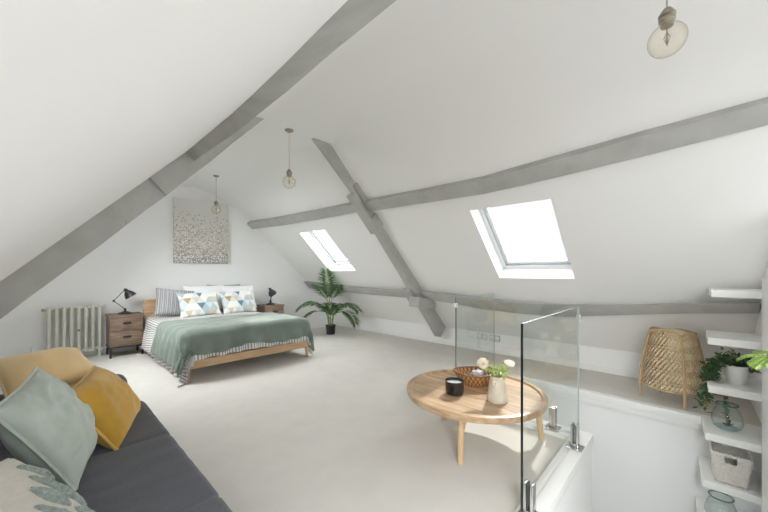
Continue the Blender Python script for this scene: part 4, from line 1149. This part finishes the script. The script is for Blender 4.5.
for k in range(150):
    q = Vector((rnd.gauss(.01,.035),rnd.gauss(.01,.05),.158+abs(rnd.gauss(0,.028)))); d = Vector((rnd.gauss(0,.7),rnd.gauss(0,.7),rnd.gauss(.3,.5))).normalized(); s = d.cross(Vector((rnd.gauss(0,.4),rnd.gauss(0,.4),1))).normalized()
    leaf(m, q, d, s, rnd.uniform(.03,.045), .26)
m.build('leaves', M['ivy'], tp, smooth=False, recalc=False)

def glass_jar(loc, label, sc=1.0, h=.19, R_=.092, rm=.055):
    t = thing('glass_jar', loc, label, 'jar', 'blue recycled glass jars')
    pr = [(.060,.004),(.080,.018),(R_,.06),(R_*.97,.10),(R_*.80,.145),(rm,.172),(rm*.94,.185),(rm*1.10,h)]
    m = MB(); m.lathe([(r*sc, z*sc) for r, z in pr], 36, cap0=False, cap1=False); m.build('jar_body', M['jar'], t)
    m = MB(); m.tube([Vector((rm*1.12*sc*math.cos(2*PI*k/30), rm*1.12*sc*math.sin(2*PI*k/30), h*sc)) for k in range(31)], .0055*sc, 6, cap=False); m.build('jar_rim', M['jar_rim'], t)
    m = MB(); m.lathe([(.055*sc,0),(.062*sc,.004*sc),(.072*sc,.013*sc),(.05*sc,.010*sc),(.01*sc,.014*sc)], 30); m.build('jar_base', M['jar_base'], t)
    return t
glass_jar((3.715,-.213,.025), 'blue glass jar holding a leafy stem on the floating shelf above the basket')
glass_jar((3.70,-.178,-.709), 'empty blue glass jar on the lowest shelf, at the bottom edge of the picture', 1.0, .19, .095, .062)
ls = thing('leafy_stem', (3.715,-.213,.05), 'grey-green leafy stem standing in the blue glass jar', 'foliage')
m = MB(); sts = [[(0,.0,0),(.0,.012,.1),(-.01,.02,.2),(-.01,.03,.30)],[(.01,-.02,.0),(0,0,.1),(.01,.01,.2),(.02,.005,.27)],[(-.02,.0,.0),(-.01,0,.1),(-.02,.0,.22)]]
for p in sts: m.tube(p, .002, 5)
m.build('stem', M['palmstem'], ls)
m = MB()
for p in sts:
    for a, b in zip(p, p[1:]):
        for k in range(9):
            q = Vector(a).lerp(Vector(b), rnd.random()); d = Vector((rnd.gauss(0,.8),rnd.gauss(0,.8),rnd.gauss(.1,.5))).normalized(); s = d.cross(Vector((rnd.gauss(0,.4),rnd.gauss(0,.4),1))).normalized()
            leaf(m, q, d, s, rnd.uniform(.022,.034), .3)
m.build('leaves', M['eucal'], ls, smooth=False, recalc=False)

# whitewashed basket: flared walls with a hand hole in the front and back
bk = thing('basket', (3.70,-.222,-.342), 'whitewashed woven basket with a cut-out handle on a floating shelf', 'basket')
def wallpanel(p0, p1, p2, p3, hole):
    m = MB(); nu, nv = 24, 14
    grid = {}
    P0, P1, P2, P3 = map(Vector, (p0, p1, p2, p3))
    nrm = (P1-P0).cross(P3-P0).normalized()
    for i in range(nu+1):
        for j in range(nv+1):
            a, c = i/nu, j/nv
            p = P0.lerp(P1, a).lerp(P3.lerp(P2, a), c)
            p += nrm*.0035*math.sin(i*PI+j*PI/2)*(1 if j%2 else -1)
            grid[i,j] = p
    vv = {k: m.bm.verts.new(p) for k, p in grid.items()}
    for i in range(nu):
        for j in range(nv):
            if hole and .34 < (i+.5)/nu < .66 and .72 < (j+.5)/nv < .90: continue
            m.bm.faces.new([vv[i,j], vv[i+1,j], vv[i+1,j+1], vv[i,j+1]])
    o = m.build('basket_side', M['rope'], bk, angle=60)
    sm = o.modifiers.new('thick', 'SOLIDIFY'); sm.thickness = .010; sm.offset = 0
bx, by, tx, ty, hz = .145, .082, .165, .102, .225
B4 = [(-bx,-by,.003),(bx,-by,.003),(bx,by,.003),(-bx,by,.003)]; T4 = [(-tx,-ty,hz),(tx,-ty,hz),(tx,ty,hz),(-tx,ty,hz)]
for i in range(4):
    j = (i+1)%4; wallpanel(B4[i], B4[j], T4[j], T4[i], i in (1,3))
m = MB(); m.box((-bx,-by,.002),(bx,by,.01)); m.build('basket_base', M['rope'], bk, smooth=False)
m = MB(); m.tube([Vector(p) for p in T4]+[Vector(T4[0])], .008, 6, cap=False); m.build('basket_rim', M['rope'], bk)

fn = thing('hanging_fern', (2.25,-.31,.835), 'bright green fern at the right edge of the picture in front of the shelves', 'plant')
m = MB(); m.lathe([(.035,-.10),(.040,-.095),(.056,.0),(.052,.0),(.05,-.02)], 24, cap1=False); m.build('pot', M['pot_white'], fn)
m = MB(); m.lathe([(.05,-.02),(.01,-.015)], 16); m.build('soil', M['soil'], fn)
m = MB(); m.box((-.03,-.064,-.085),(.03,-.04,-.02), .003); m.build('wall_bracket', M['pot_white'], fn)
for k in range(20):
    a = R(-20+k*360/20*.72); d = Vector((math.cos(a)*.9, abs(math.sin(a))*.8+.08, .75+.4*random.random()))
    m = MB(); frond(m, (0,0,-.01), d, random.uniform(.11,.17), random.uniform(1.2,2.6), 14, .0042, .026, 100+k); m.build('frond', M['fern'], fn, smooth=False, recalc=False)

# ------------------------------------------------------------------ sockets
for y, lb in ((2.42,'grey double wall socket seen through the glass, the left of the pair'),(2.215,'grey double wall socket seen through the glass, the right of the pair')):
    s = thing('wall_socket', (XK-.001,y,.235), lb, 'socket', 'wall sockets seen through the glass')
    m = MB(); m.box((-.010,-.085,-.045),(0,.085,.045), .003); m.build('plate', M['socket'], s)
    for d in (-.042,.042):
        m = MB(); m.box((-.013,d-.03,-.03),(-.010,d+.03,.03), .002); m.build('outlet', M['plug'], s)
